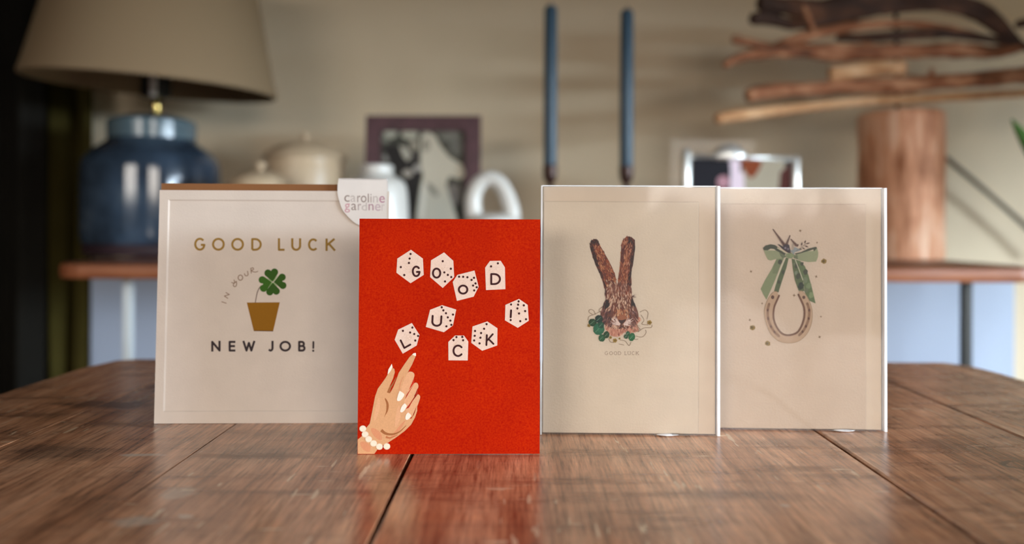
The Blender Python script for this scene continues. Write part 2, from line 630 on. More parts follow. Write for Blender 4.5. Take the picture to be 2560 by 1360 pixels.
# curtains at the left
def curtain(name, x0, x1, y, z0, z1, folds, amp, mat, label, cat='curtain'):
    n = int(folds * 14)
    V, Fc = [], []
    rows = 14
    for side in (0, 1):
        for j in range(rows + 1):
            z = z0 + (z1 - z0) * j / rows
            for i in range(n + 1):
                t = i / n
                a = t * folds * 2 * math.pi
                yy = y + amp * math.sin(a) + amp * 0.35 * math.sin(a * 2.3 + 1.1 + 0.15 * j) + side * 0.004
                xx = x0 + (x1 - x0) * t + 0.006 * math.sin(j * 0.5 + t * 5)
                V.append(Vector((xx, yy, z)))
    st = (rows + 1) * (n + 1)
    for side in (0, 1):
        for j in range(rows):
            for i in range(n):
                q = [side * st + j * (n + 1) + i, side * st + j * (n + 1) + i + 1, side * st + (j + 1) * (n + 1) + i + 1, side * st + (j + 1) * (n + 1) + i]
                Fc.append(q if side == 0 else q[::-1])
    o = mesh_obj(name, V, Fc, mat, smooth=True, origin=((x0 + x1) / 2, y, z0))
    tag(o, label, cat, 'dark curtains at the left of the room')
    return o


xa, xb = P(104, 600, 1.77).x, P(224, 600, 1.77).x
xk = P(116, 600, 1.70).x
curtain('curtain', xa, xb, 1.77, 0.01, 2.3, 2, 0.022, M['curtain_olive'], 'narrow dark olive curtain beside the cream wall')
curtain('curtain', xk - 0.75, xk, 1.68, 0.01, 2.3, 7, 0.03, M['curtain_black'], 'nearly black curtain at the far left edge')
rod = mesh_obj('curtain_rod', *tube_vf([Vector((xa - 0.85, 1.74, 2.32)), Vector((xb + 0.06, 1.74, 2.32))], [0.012, 0.012], 12), M['dark_metal'], smooth=False, origin=(xa, 1.74, 2.32))
tag(rod, 'dark rod carrying the two dark curtains', 'curtain rod')

# ------------------------------------------------------------------ dining table
tb = empty('dining_table', (0.02, 0.0, 0.0), 'worn brown wooden plank table with the greeting cards standing on it', 'table')
Y0, Y1 = -0.95, 0.812
edges = [(-0.437, -0.40), (-0.312, -0.308), (-0.190, -0.186), (-0.0605, -0.0555), (0.2030, 0.2060), (0.3290, 0.3370), (0.4590, 0.4590)]
gaps = [0.0, 0.0004, 0.0004, 0.0010, 0.0012, 0.0009, 0.0]
bevs = [0.001, 0.0002, 0.0003, 0.0011, 0.0013, 0.0011, 0.001]
for i in range(len(edges) - 1):
    (l0, l1), (r0, r1) = edges[i], edges[i + 1]
    # edge x measured at Y = 0.34 and 0.81
    def xe(e, y):
        return e[0] + (e[1] - e[0]) * (y - 0.34) / 0.47 if i >= 0 else e[0]
    th = 0.03
    dz = random.uniform(-0.00025, 0.0)
    bm = bmesh.new()
    top, bot = [], []
    la, lb, ra, rb = xe(edges[i], Y0), xe(edges[i], Y1), xe(edges[i + 1], Y0), xe(edges[i + 1], Y1)
    if i == 0:
        la = -0.44
    if i == len(edges) - 2:
        ra = 0.459
    la, lb, ra, rb = la + gaps[i], lb + gaps[i], ra - gaps[i + 1], rb - gaps[i + 1]
    outline = [(la, Y0), (ra, Y0), (rb, Y1), (lb, Y1)]
    if i == 0:
        outline = [(la, Y0), (ra, Y0), (rb, Y1), (lb + 0.02, Y1), (lb + 0.004, Y1 - 0.008), (lb - 0.006, Y1 - 0.05)]
    if i == len(edges) - 2:
        outline = [(la, Y0), (ra, Y0), (rb, Y1 - 0.06), (rb - 0.004, Y1 - 0.02), (rb - 0.02, Y1), (lb, Y1)]
    tv = [bm.verts.new((x, y, ZT + dz)) for x, y in outline]
    bv = [bm.verts.new((x, y, ZT - th)) for x, y in outline]
    bm.faces.new(tv)
    bm.faces.new(bv[::-1])
    n = len(outline)
    for k in range(n):
        bm.faces.new([tv[k], bv[k], bv[(k + 1) % n], tv[(k + 1) % n]])
    te = [e for e in bm.edges if all(abs(v.co.z - ZT - dz) < 1e-6 for v in e.verts)]
    bmesh.ops.bevel(bm, geom=te, offset=min(bevs[i], bevs[i + 1]), segments=2, affect='EDGES', profile=0.5)
    bmesh.ops.recalc_face_normals(bm, faces=bm.faces[:])
    v, f = bm_vf(bm)
    mesh_obj('plank', v, f, M['table'], tb)
apr = box_vf(-0.36, 0.40, -0.85, -0.82, 0.62, 0.715), box_vf(-0.36, 0.40, 0.70, 0.73, 0.62, 0.715), box_vf(-0.37, -0.34, -0.82, 0.70, 0.62, 0.715), box_vf(0.38, 0.41, -0.82, 0.70, 0.62, 0.715)
mesh_obj('batten', *box_vf(-0.38, 0.42, -0.86, 0.74, 0.7145, 0.7199), M['table'], tb)
for a in apr:
    mesh_obj('apron', *a, M['table'], tb)
for lx in (-0.35, 0.39):
    for ly in (-0.83, 0.71):
        v, f = lathe_vf((lx, ly, 0), smooth_prof([(0.022, 0.0), (0.028, 0.05), (0.026, 0.3), (0.034, 0.5), (0.036, 0.62), (0.036, 0.7145)], 4), 20)
        mesh_obj('leg', v, f, M['table'], tb, smooth=True)

# ------------------------------------------------------------------ console table at the wall
YSF = 1.15
zs = P(1280, 665, YSF).z            # console top
zb = P(1280, 702, YSF).z
xsl, xsr = P(146, 680, YSF + 0.04).x, P(2596, 680, YSF + 0.04).x
con = empty('console_table', ((xsl + xsr) / 2, 1.45, 0), 'long oak plank console table against the cream wall', 'console table')
bm = bmesh.new()
nx = 90
rows = []
for i in range(nx + 1):
    t = i / nx
    x = xsl + (xsr - xsl) * t
    endr = 0.05
    d = min(t, 1 - t) * (xsr - xsl)
    cut = (endr - math.sqrt(max(endr ** 2 - (endr - d) ** 2, 0))) if d < endr else 0.0
    w = 0.006 * noise.noise(Vector((x * 5, 0.3, 0)))
    yf = YSF + cut + w
    ch = 0.004 + 0.003 * noise.noise(Vector((x * 9, 5, 0)))
    ring = [(yf + ch * 1.5, zs), (yf + ch * 0.3, zs - ch * 0.8), (yf, zs - 0.011), (yf + ch * 0.4, zb + 0.003), (yf + ch, zb), (1.84, zb), (1.84, zs)]
    rows.append([bm.verts.new((x, a, b)) for a, b in ring])
for i in range(nx):
    for k in range(7):
        k2 = (k + 1) % 7
        bm.faces.new([rows[i][k], rows[i + 1][k], rows[i + 1][k2], rows[i][k2]])
bm.faces.new(rows[0])
bm.faces.new(rows[-1][::-1])
bmesh.ops.recalc_face_normals(bm, faces=bm.faces[:])
v, f = bm_vf(bm)
mesh_obj('table_top', v, f, M['shelf'], con)
yl = 1.24
for px, mat, lab in ((321, M['lit_metal'], 'metal leg, its lit look put into a paler colour'), (2415, M['dark_metal'], 'dark metal leg')):
    xc = P(px, 800, yl).x
    hw = 0.0065
    box('leg', xc - hw, xc + hw, yl - hw, yl + hw, 0, zb, mat, con, 0.001, lab)
    box('leg', xc - hw, xc + hw, 1.70 - hw, 1.70 + hw, 0, zb, mat, con, 0.001, lab)

# white panel below, behind the legs
YP = 1.75
pl, pr_ = xb + 0.012, P(2538, 800, YP).x
o = box('panel', pl, pr_, YP, YP + 0.10, 0.0, zb - 0.02, M['panel_white'], None, 0.004, origin=((pl + pr_) / 2, YP, 0))
tag(o, 'wide plain white panel under the oak console table', 'panel')

# ------------------------------------------------------------------ prints on cards
class Card:
    """A card plane from two bottom corners (pixels on the table), leaning back a little."""

    def __init__(self, bl, br, lean, lift=0.0):
        self.o = T(*bl) + Vector((0, 0, lift))
        e = T(*br) + Vector((0, 0, lift))
        self.u = (e - self.o).normalized()
        self.w = (e - self.o).length
        n0 = Vector((self.u.y, -self.u.x, 0)).normalized()     # towards camera
        if n0.y > 0:
            n0 = -n0
        self.v = (Vector((0, 0, 1)) * math.cos(lean) - n0 * math.sin(lean)).normalized()
        self.n = self.u.cross(self.v).normalized()
        if self.n.y > 0:
            self.n = -self.n

    def uv(self, px, py, off=0.0):
        d = ray(px, py)
        o = self.o + self.n * off
        t = (o - C).dot(self.n) / d.dot(self.n)
        p = C + d * t - o
        return p.dot(self.u), p.dot(self.v)

    def pt(self, u, v, off=0.0):
        return self.o + self.u * u + self.v * v + self.n * off

    def slab(self, u0, u1, v0, v1, f0, f1):
        """box between offsets f0 (back) and f1 (front)"""
        V = [self.pt(u, v, f) for f in (f0, f1) for (u, v) in ((u0, v0), (u1, v0), (u1, v1), (u0, v1))]
        Fc = [[3, 2, 1, 0], [4, 5, 6, 7], [0, 1, 5, 4], [1, 2, 6, 5], [2, 3, 7, 6], [3, 0, 4, 7]]
        return V, Fc

    def poly_slab(self, uvs, f0, f1):
        n = len(uvs)
        V = [self.pt(u, v, f0) for u, v in uvs] + [self.pt(u, v, f1) for u, v in uvs]
        Fc = [list(range(n))[::-1], [n + i for i in range(n)]]
        for i in range(n):
            j = (i + 1) % n
            Fc.append([i, j, n + j, n + i])
        return V, Fc


class Ink:
    """collects flat printed shapes given in photograph pixels on a card's face"""

    def __init__(self, card, off, conv=None, k=KP, clip=None, step=3e-6):
        self.c, self.off, self.k, self.step = card, off, k, step
        self.V, self.F, self.C = [], [], []
        self.i = 0
        self.conv = conv or (lambda x, y: (x, y))
        self.clip = clip

    def _o(self):
        self.i += 1
        return self.off + (self.i % 70) * self.step

    def raw(self, pts, col, off=None):
        off = self._o() if off is None else off
        n = len(self.V)
        for x, y in pts:
            if self.clip:
                x, y = self.clip(x, y)
            u, v = self.c.uv(x, y, self.off)
            self.V.append(self.c.pt(u, v, off))
        self.F.append(list(range(n, n + len(pts))))
        self.C.append(rgb(col, self.k))

    def poly(self, pts, col, smooth=False):
        p = [self.conv(*q) for q in pts]
        if smooth:
            p = [q[:2] for q in smooth_prof(p + [p[0]], 4)][:-1]
        self.raw(p, col)

    def ell(self, c, rx, ry, col, ang=0.0, n=20, jit=0.0):
        x, y = self.conv(*c)
        s = self.scale()
        pts = []
        for i in range(n):
            a = 2 * math.pi * i / n
            j = 1 + jit * random.uniform(-1, 1)
            ex, ey = rx * s * math.cos(a) * j, ry * s * math.sin(a) * j
            pts.append((x + ex * math.cos(ang) - ey * math.sin(ang), y + ex * math.sin(ang) + ey * math.cos(ang)))
        self.raw(pts, col)

    def scale(self):
        a, b = self.conv(0, 0), self.conv(1000, 0)
        return math.hypot(b[0] - a[0], b[1] - a[1]) / 1000

    def stroke(self, pts, w, col, taper=None, curve=False, caps=True, closed=False):
        """w in conv units"""
        p = [self.conv(*q) for q in pts]
        if curve:
            p = [q[:2] for q in smooth_prof(p, 6)]
        s = self.scale()
        n = len(p)
        off = self._o()
        L, R = [], []
        for i in range(n):
            if closed:
                a, b = p[(i - 1) % n], p[(i + 1) % n]
            else:
                a, b = p[max(i - 1, 0)], p[min(i + 1, n - 1)]
            tx, ty = b[0] - a[0], b[1] - a[1]
            l = math.hypot(tx, ty) or 1
            tx, ty = tx / l, ty / l
            nx_, ny_ = -ty, tx
            # mitre
            m = 1.0
            if 0 < i < n - 1 or closed:
                q = p[(i + 1) % n]
                sx, sy = q[0] - p[i][0], q[1] - p[i][1]
                sl = math.hypot(sx, sy) or 1
                cs = abs(sx / sl * tx + sy / sl * ty)
                m = min(1 / max(cs, 0.45), 2.0)
            ww = w * s / 2 * m
            if taper:
                ww *= taper(i / (n - 1))
            L.append((p[i][0] + nx_ * ww, p[i][1] + ny_ * ww))
            R.append((p[i][0] - nx_ * ww, p[i][1] - ny_ * ww))
        for i in range(n if closed else n - 1):
            j = (i + 1) % n
            self.raw([L[i], L[j], R[j], R[i]], col, off)
        if caps and not closed and not taper:
            cp2 = caps if isinstance(caps, tuple) else (caps, caps)
            for q in [e for e, on in zip((p[0], p[-1]), cp2) if on]:
                self.raw([(q[0] + math.cos(a * math.pi / 6) * w * s / 2, q[1] + math.sin(a * math.pi / 6) * w * s / 2) for a in range(12)], col, off)

    def build(self, name, parent, mat='print', label=None):
        # make every face look at the camera
        Fs = []
        for f in self.F:
            a, b, c = self.V[f[0]], self.V[f[1]], self.V[f[2]]
            nn = Vector((0, 0, 0))
            for i in range(len(f)):
                p, q = self.V[f[i]] - a, self.V[f[(i + 1) % len(f)]] - a
                nn += p.cross(q)
            Fs.append(f if nn.dot(self.c.n) >= 0 else f[::-1])
        return mesh_obj(name, self.V, Fs, M[mat], parent, label=label, cols=self.C)


def arc(cx, cy, rx, ry, a0, a1, n=18):
    return [(cx + rx * math.cos(math.radians(a0 + (a1 - a0) * i / n)), cy + ry * math.sin(math.radians(a0 + (a1 - a0) * i / n))) for i in range(n + 1)]


# stroke letters in a unit box, y down
GLY = {
    'G': [arc(0.5, 0.5, 0.5, 0.5, -42, -322, 24) + [(0.99, 0.56), (0.60, 0.56)]],
    'O': [arc(0.5, 0.5, 0.5, 0.5, 0, 360, 30)],
    'C': [arc(0.5, 0.5, 0.5, 0.5, -42, -318, 24)],
    'D': [[(0.02, 1), (0.02, 0), (0.36, 0)] + arc(0.36, 0.5, 0.64, 0.5, -80, 80, 16) + [(0.36, 1), (0.02, 1)]],
    'L': [[(0.02, 0), (0.02, 1), (1, 1)]],
    'U': [[(0, 0)] + [(0, 0.62)] + arc(0.5, 0.6, 0.5, 0.4, 175, 5, 14) + [(1, 0.62), (1, 0)]],
    'K': [[(0.02, 0), (0.02, 1)], [(0.92, 0), (0.08, 0.53)], [(0.30, 0.40), (1, 1)]],
    'N': [[(0, 1), (0, 0), (1, 1), (1, 0)]],
    'E': [[(1, 0), (0, 0), (0, 1), (1, 1)], [(0, 0.49), (0.92, 0.49)]],
    'W': [[(0, 0), (0.27, 1), (0.5, 0.12), (0.73, 1), (1, 0)]],
    'J': [[(1, 0), (1, 0.68)] + arc(0.5, 0.68, 0.5, 0.32, 5, 120, 10)],
    'B': [[(0.02, 0.48), (0.5, 0.48)] + arc(0.5, 0.24, 0.38, 0.24, 80, -80, 10) + [(0.5, 0), (0.02, 0), (0.02, 1), (0.58, 1)] + arc(0.58, 0.74, 0.42, 0.26, 80, -80, 10) + [(0.58, 0.48)]],
    'I': [[(0.5, 0), (0.5, 1)]],
}


def letter(ink, ch, x0, y0, x1, y1, w, col, rot=0.0, caps=False):
    i = w / 2
    cx, cy = (x0 + x1) / 2, (y0 + y1) / 2
    for st in GLY[ch]:
        pts = []
        for a, b in st:
            x, y = x0 + i + a * (x1 - x0 - w), y0 + i + b * (y1 - y0 - w)
            dx, dy = x - cx, y - cy
            pts.append((cx + dx * math.cos(rot) - dy * math.sin(rot), cy + dx * math.sin(rot) + dy * math.cos(rot)))
        # square ends
        if not caps:
            for k, j in ((0, 1), (-1, -2)):
                dx, dy = pts[k][0] - pts[j][0], pts[k][1] - pts[j][1]
                l = math.hypot(dx, dy) or 1
                if ch not in 'OGCDB':
                    pts[k] = (pts[k][0] + dx / l * i, pts[k][1] + dy / l * i)
        if ch == 'O':
            ink.stroke(pts[:-1], w, col, closed=True)
        else:
            # split at sharp corners so that the mitres stay clean
            seg = [pts[0]]
            first = True
            for k in range(1, len(pts)):
                seg.append(pts[k])
                if k < len(pts) - 1:
                    ax, ay = pts[k][0] - pts[k - 1][0], pts[k][1] - pts[k - 1][1]
                    bx, by = pts[k + 1][0] - pts[k][0], pts[k + 1][1] - pts[k][1]
                    cs = (ax * bx + ay * by) / ((math.hypot(ax, ay) * math.hypot(bx, by)) or 1)
                    if cs < 0.75:
                        ink.stroke(seg, w, col, caps=(caps or not first, True))
                        seg = [pts[k]]
                        first = False
            ink.stroke(seg, w, col, caps=(caps or not first, caps))


# ================================================================== card A: square new-job card
LA = math.radians(2.8)
cA = Card((385, 1059), (967, 1057), LA)
hA = cA.uv(398, 475)[1]
wA = cA.w
rootA = empty('greeting_card', cA.pt(wA / 2, 0), 'square white card with gold pot and clover, brown envelope peeking out behind', 'greeting card', 'good luck greeting cards on the table')
th = 0.0004
iL, iT = cA.uv(419, 700)[0], cA.uv(640, 503)[1]
iB = cA.uv(640, 1026)[1]
iR = wA - iL
dep, slope = 0.0008, 0.0009
q0 = [(0, 0), (wA, 0), (wA, hA), (0, hA)]
q1 = [(iL - slope, iB - slope), (iR + slope, iB - slope), (iR + slope, iT + slope), (iL - slope, iT + slope)]
q2 = [(iL, iB), (iR, iB), (iR, iT), (iL, iT)]
V = [cA.pt(u, v, 0) for u, v in q0] + [cA.pt(u, v, 0) for u, v in q1] + [cA.pt(u, v, -dep) for u, v in q2] + [cA.pt(u, v, -dep - th) for u, v in q0]
Fc = [[8, 9, 10, 11], [15, 14, 13, 12]]
for k in range(4):
    j = (k + 1) % 4
    Fc += [[k, j, 4 + j, 4 + k], [4 + k, 4 + j, 8 + j, 8 + k], [12 + k, 12 + j, j, k]]
mesh_obj('front_panel', V, Fc, M['card_white'], rootA)


def back_panel(card, w, h, ang, th, off, mat, root):
    """rear leaf of a folded card, hinged at the left edge"""
    d = card.u * math.cos(ang) - Vector((card.n.x, card.n.y, 0)).normalized() * math.sin(ang)
    nn = d.cross(card.v).normalized()
    o = card.pt(0, 0, off)
    V = [o + d * a + card.v * b + nn * c for c in (0, -th) for (a, b) in ((0, 0), (w, 0), (w, h), (0, h))]
    Fc = [[0, 1, 2, 3], [7, 6, 5, 4], [0, 4, 5, 1], [1, 5, 6, 2], [2, 6, 7, 3], [3, 7, 4, 0]]
    mesh_obj('back_panel', V, Fc, mat, root)


back_panel(cA, wA * 0.998, hA * 0.998, math.radians(0.6), th, -dep - th - 0.0001, M['card_white'], rootA)
eu0, ev1 = cA.uv(404, 470, -0.0045)[0], cA.uv(640, 460, -0.0045)[1]
mesh_obj('envelope', *cA.slab(eu0, wA - 0.003, 0.0008, ev1, -0.0052, -0.0040), M['kraft'], rootA, label='brown kraft paper envelope')

# tag clipped over the top right corner
tpx = [(846.5, 446.5), (967, 447)]
curve = [(967, 578), (935, 575), (897, 562), (886, 556), (869.6, 541), (856, 524), (847.6, 500.6), (844, 482), (844.2, 462)]
tp = [cA.uv(x, y, 0.0006) for x, y in tpx] + [cA.uv(x, y, 0.0006) for x, y in [c[:2] for c in smooth_prof(curve, 4)]]
mesh_obj('brand_tag', *cA.poly_slab(tp, 0.0004, 0.0008), M['tag_white'], rootA, label='white rounded brand tag')
tb_back = [cA.uv(x, y, 0.0006) for x, y in [(846.5, 446.5), (967, 447), (967, 520), (846.5, 520)]]
tagobj = bpy.data.objects[[o.name for o in rootA.children if o.name.startswith('brand_tag')][0]]
mesh_obj('tag_back', *cA.poly_slab(tb_back, -0.0059, -0.0055), M['tag_white'], tagobj)
u0, v0 = tp[0]
mesh_obj('tag_fold', *cA.slab(u0, tp[1][0], v0 - 0.0006, v0 + 0.0002, -0.0059, 0.0008), M['tag_white'], tagobj)


def font_glyphs(ink, chars, z):
    """chars: (char, zx0, zx1, zy0, zy1, colour) fitted to boxes, built-in font outlines"""
    for ch, a0, a1, b0, b1, col in chars:
        cu = bpy.data.curves.new('glyph', 'FONT')
        cu.body = ch
        cu.resolution_u = 5
        ob = bpy.data.objects.new('glyph', cu)
        COL.objects.link(ob)
        dg = bpy.context.evaluated_depsgraph_get()
        me = ob.evaluated_get(dg).to_mesh()
        co = [v.co.copy() for v in me.vertices]
        polys = [list(p.vertices) for p in me.polygons]
        ob.evaluated_get(dg).to_mesh_clear()
        bpy.data.objects.remove(ob)
        bpy.data.curves.remove(cu)
        mx0, mx1 = min(c.x for c in co), max(c.x for c in co)
        my0, my1 = min(c.y for c in co), max(c.y for c in co)
        off = ink._o()
        for p in polys:
            pts = []
            for i in p:
                x = a0 + (co[i].x - mx0) / (mx1 - mx0) * (a1 - a0)
                y = b1 - (co[i].y - my0) / (my1 - my0) * (b1 - b0)
                pts.append(ink.conv(x, y))
            ink.raw(pts, col, off)


TAU = (150, 132, 124)
LGT = (196, 184, 178)
MAU = (178, 128, 146)
PNK = (205, 150, 158)
ink = Ink(cA, 0.00086, lambda x, y: (820 + x / 9.067, 430 + y / 9.067))
font_glyphs(ink, [('c', 370, 490, 525, 677, TAU), ('a', 510, 628, 532, 680, LGT), ('r', 664, 735, 535, 684, TAU), ('o', 745, 872, 537, 688, TAU),
                  ('l', 902, 926, 490, 690, TAU), ('i', 962, 986, 495, 690, (165, 148, 140)), ('n', 1020, 1130, 545, 692, LGT), ('e', 1163, 1287, 547, 697, MAU),
                  ('g', 378, 498, 715, 918, PNK), ('a', 528, 645, 717, 866, TAU), ('r', 678, 750, 720, 866, (168, 150, 146)), ('d', 765, 882, 690, 872, LGT),
                  ('n', 920, 1032, 725, 868, (172, 132, 142)), ('e', 1065, 1192, 728, 882, (196, 172, 178)), ('r', 1215, 1285, 730, 882, (205, 192, 188))], None)
ink.build('brand_lettering', tagobj, label='small grey and pink lettering')

# gold words
OFA = -dep + 0.00008
GOLD = (136, 104, 46)
ink = Ink(cA, OFA)
for ch, x0, x1 in (('G', 485.5, 514), ('O', 530, 562), ('O', 578, 610), ('D', 627.6, 654.5), ('L', 694.5, 711.5), ('U', 728, 753), ('C', 770, 796.5), ('K', 813.5, 838.5)):
    t = (x0 - 485) / 353
    letter(ink, ch, x0, 594.3 + 2 * t, x1, 626.8 + 0.6 * t, 5.4, GOLD)
ink.build('gold_lettering', rootA, 'foil', 'gold capital lettering')
ink = Ink(cA, OFA)
INKB = (52, 40, 42)
for ch, x0, x1 in (('N', 528, 551.5), ('E', 571.5, 588.5), ('W', 606.5, 638), ('J', 669, 684), ('O', 698.6, 727.7), ('B', 745, 764)):
    letter(ink, ch, x0, 852, x1, 879, 5.4, INKB)
ink.stroke([(783.5, 855), (783.2, 870)], 4.6, INKB)
ink.ell((783.1, 876.8), 2.8, 2.8, INKB)
ink.build('black_lettering', rootA, 'print', 'black capital lettering')

cz = lambda x, y: (480 + x / 5.44, 650 + y / 5.44)
ink = Ink(cA, OFA, cz)
HB = (140, 112, 92)
ink.stroke([(405, 568), (465, 588)], 11, HB)
for a, b in (((462, 443), (508, 470)), ((508, 470), (440, 490)), ((440, 490), (488, 522))):
    ink.stroke([a, b], 11, HB)
ink.stroke([(538, 305), (572, 318), (604, 290)], 11, HB)
ink.stroke([(572, 272), (580, 300), (566, 325), (563, 350), (585, 362), (606, 340), (604, 290)], 11, HB, curve=True)
ink.stroke(arc(658, 240, 31, 35, 0, 350, 20), 12, HB)
ink.stroke([(714, 185), (722, 208), (742, 215), (762, 200), (755, 152)], 11, HB, curve=True)
ink.stroke([(800, 112), (806, 178)], 11, HB)
ink.stroke([(798, 116), (826, 106), (838, 126), (808, 146), (842, 162), (872, 163), (896, 153)], 11, HB, curve=True)
ink.build('curved_lettering', rootA, 'print', 'small brown hand lettered words')
ink = Ink(cA, OFA, cz)
ink.stroke([(940, 350), (905, 400), (882, 465), (862, 575)], 12, (112, 92, 82), curve=True)
GR, GR2 = (46, 84, 12), (54, 98, 18)


def hull(pts):
    pts = sorted(set(pts))

    def half(it):
        h = []
        for p in it:
            while len(h) > 1 and (h[-1][0] - h[-2][0]) * (p[1] - h[-2][1]) - (h[-1][1] - h[-2][1]) * (p[0] - h[-2][0]) <= 0:
                h.pop()
            h.append(p)
        return h
    a, b = half(pts), half(pts[::-1])
    return a[:-1] + b[:-1]


def heart(ink, tip, A, B, r, col):
    for q in (A, B):
        ink.poly(hull([tip] + [(q[0] + r * math.cos(i * math.pi / 10), q[1] + r * math.sin(i * math.pi / 10)) for i in range(20)]), col)
    mid = ((A[0] + B[0]) / 2, (A[1] + B[1]) / 2)
    ink.poly([tip, A, mid, B], col)


ctr = (1098, 298)
heart(ink, ctr, (1034, 178), (1122, 165), 50, GR)
heart(ink, (1112, 300), (1226, 234), (1236, 346), 49, GR)
heart(ink, (1098, 306), (1146, 424), (1058, 434), 49, GR)
heart(ink, (1086, 300), (956, 270), (974, 384), 50, GR2)
for a in ((1030, 252), (1162, 214), (1160, 356), (1052, 360)):
    ink.stroke([(ctr[0] + (a[0] - ctr[0]) * 0.15, ctr[1] + (a[1] - ctr[1]) * 0.15), a], 13, (140, 172, 108), taper=lambda t: 1 - 0.6 * t)
ink.build('printed_clover', rootA, 'print', 'dark green four leaf clover')
ink = Ink(cA, OFA, cz)
ink.poly([(745, 578), (1195, 575), (1103, 970), (840, 965)], (132, 88, 16))
ink.poly([(842, 955), (1105, 960), (1103, 972), (840, 967)], (92, 58, 20))
ink.build('printed_flowerpot', rootA, 'foil', 'gold foil flowerpot')

# ================================================================== card B: red dice card
LB = math.radians(1.6)
cB = Card((893.5, 1135.5), (1349, 1134.5), LB)
wB, hB = cB.w, cB.uv(1120, 547.5)[1]
rootB = empty('greeting_card', cB.pt(wB / 2, 0), 'red card with white lettered dice and a painted pointing hand', 'greeting card', 'good luck greeting cards on the table')
thB = 0.0005
V, Fc = cB.slab(0, wB, 0, hB, -thB, 0)
fp = mesh_obj('front_panel', V, Fc, M['red_card'], rootB, label='red printed front')
fp.data.materials.append(M['card_white'])
for p in fp.data.polygons:
    if p.index != 1:
        p.material_index = 1
back_panel(cB, wB, hB, math.radians(16), thB, -thB, M['card_white'], rootB)
OFB = 0.00008
DW = (229, 198, 180)
DK = (58, 16, 18)
cd = lambda x, y: (980 + x / 4.533, 610 + y / 4.533)
dice = [
    ('G', [(215, 65), (350, 165), (360, 350), (210, 445), (50, 325), (60, 165)], [(210, 113), (200, 165), (192, 215), (100, 262), (140, 352)], (225, 245, 325, 375), (205, 255)),
    ('O', [(590, 95), (695, 190), (705, 375), (575, 498), (432, 375), (442, 185)], [(575, 195), (667, 280), (593, 322), (633, 350), (672, 375), (601, 424)], (453, 268, 558, 392), (570, 285)),
    ('O', [(935, 300), (982, 485), (925, 597), (735, 645), (688, 430), (740, 350)], [(760, 370), (807, 372), (855, 377), (930, 383), (902, 407), (947, 447), (919, 471), (960, 490), (932, 526)], (747, 460, 865, 573), (885, 400)),
    ('D', [(1110, 192), (1232, 190), (1280, 265), (1285, 512), (1065, 522), (1055, 268)], [(1123, 254), (1200, 219)], (1112, 330, 1235, 465), (1170, 270)),
    ('!', [(1440, 622), (1538, 690), (1550, 870), (1425, 950), (1280, 865), (1285, 690)], [(1435, 650), (1350, 685), (1429, 687), (1494, 695), (1422, 730), (1509, 760), (1440, 787), (1519, 853), (1454, 875)], None, (1410, 770)),
    ('U', [(568, 693), (728, 743), (690, 925), (588, 1000), (383, 940), (432, 745)], [(564, 717), (582, 752), (612, 785), (692, 800), (633, 831), (662, 868), (673, 916), (617, 933)], (447, 806, 568, 938), (600, 800)),
    ('L', [(225, 895), (312, 1030), (280, 1150), (122, 1243), (30, 1085), (70, 970)], [(124, 984), (231, 947), (206, 1003), (252, 1020), (296, 1042), (264, 1094)], None, (190, 1020)),
    ('C', [(715, 1037), (815, 1037), (865, 1105), (858, 1320), (640, 1318), (638, 1110)], [(730, 1055), (797, 1053), (698, 1089), (806, 1091)], (686, 1140, 812, 1280), (750, 1110)),
    ('K', [(1080, 877), (1195, 955), (1193, 1150), (1022, 1210), (898, 1120), (912, 935)], [(1072, 908), (1044, 961), (941, 985), (1010, 1009), (937, 1040), (1002, 1062), (931, 1093), (993, 1126)], None, (1035, 1010)),
]
for ch, outl, pips, bx, mid in dice:
    ink = Ink(cB, OFB, cd)
    ink.poly(outl, DW)
    cxm = sum(p[0] for p in outl) / len(outl)
    cym = sum(p[1] for p in outl) / len(outl)
    # brushed lighter and darker patches of the painted faces
    for _ in range(26):
        a = random.uniform(0, 6.28)
        rr = random.uniform(0, 0.6)
        k = random.randrange(len(outl))
        x, y = cxm + (outl[k][0] - cxm) * rr, cym + (outl[k][1] - cym) * rr
        c = random.choice([(214, 180, 158), (236, 208, 190), (222, 190, 168), (232, 202, 178)])
        dx, dy = math.cos(a) * 26, math.sin(a) * 26
        ink.stroke([(x - dx, y - dy), (x + dx, y + dy)], random.uniform(8, 20), c, taper=lambda t: 1 - abs(2 * t - 1) ** 2 * 0.8)
    die = ink.build('printed_die', rootB, 'print', 'painted white die with the letter ' + ch if ch != '!' else 'painted white die with an exclamation mark')
    ink = Ink(cB, OFB + 0.00010, cd)
    if ch == 'L':
        ink.stroke([(98, 1092), (140, 1178)], 21, DK)
        ink.stroke([(140, 1178), (208, 1140)], 21, DK)
    elif ch == '!':
        ink.stroke([(1350, 752), (1345, 830)], 22, DK)
        ink.ell((1345, 862), 12, 13, DK)
    elif ch == 'K':
        ink.stroke([(1075, 1033), (1070, 1145)], 21, DK)
        ink.stroke([(1142, 1022), (1082, 1090)], 20, DK)
        ink.stroke([(1098, 1080), (1150, 1132)], 20, DK)
    else:
        letter(ink, ch, bx[0], bx[1], bx[2], bx[3], 22, DK, rot=math.radians({'U': 3, 'O': 0}.get(ch, 0)), caps=True)
    ink.build('die_letter', die)
    ink = Ink(cB, OFB + 0.00010, cd)
    for p in pips:
        ink.ell(p, 12.5, 13, DK, n=12, jit=0.06)
    ink.build('die_pips', die)

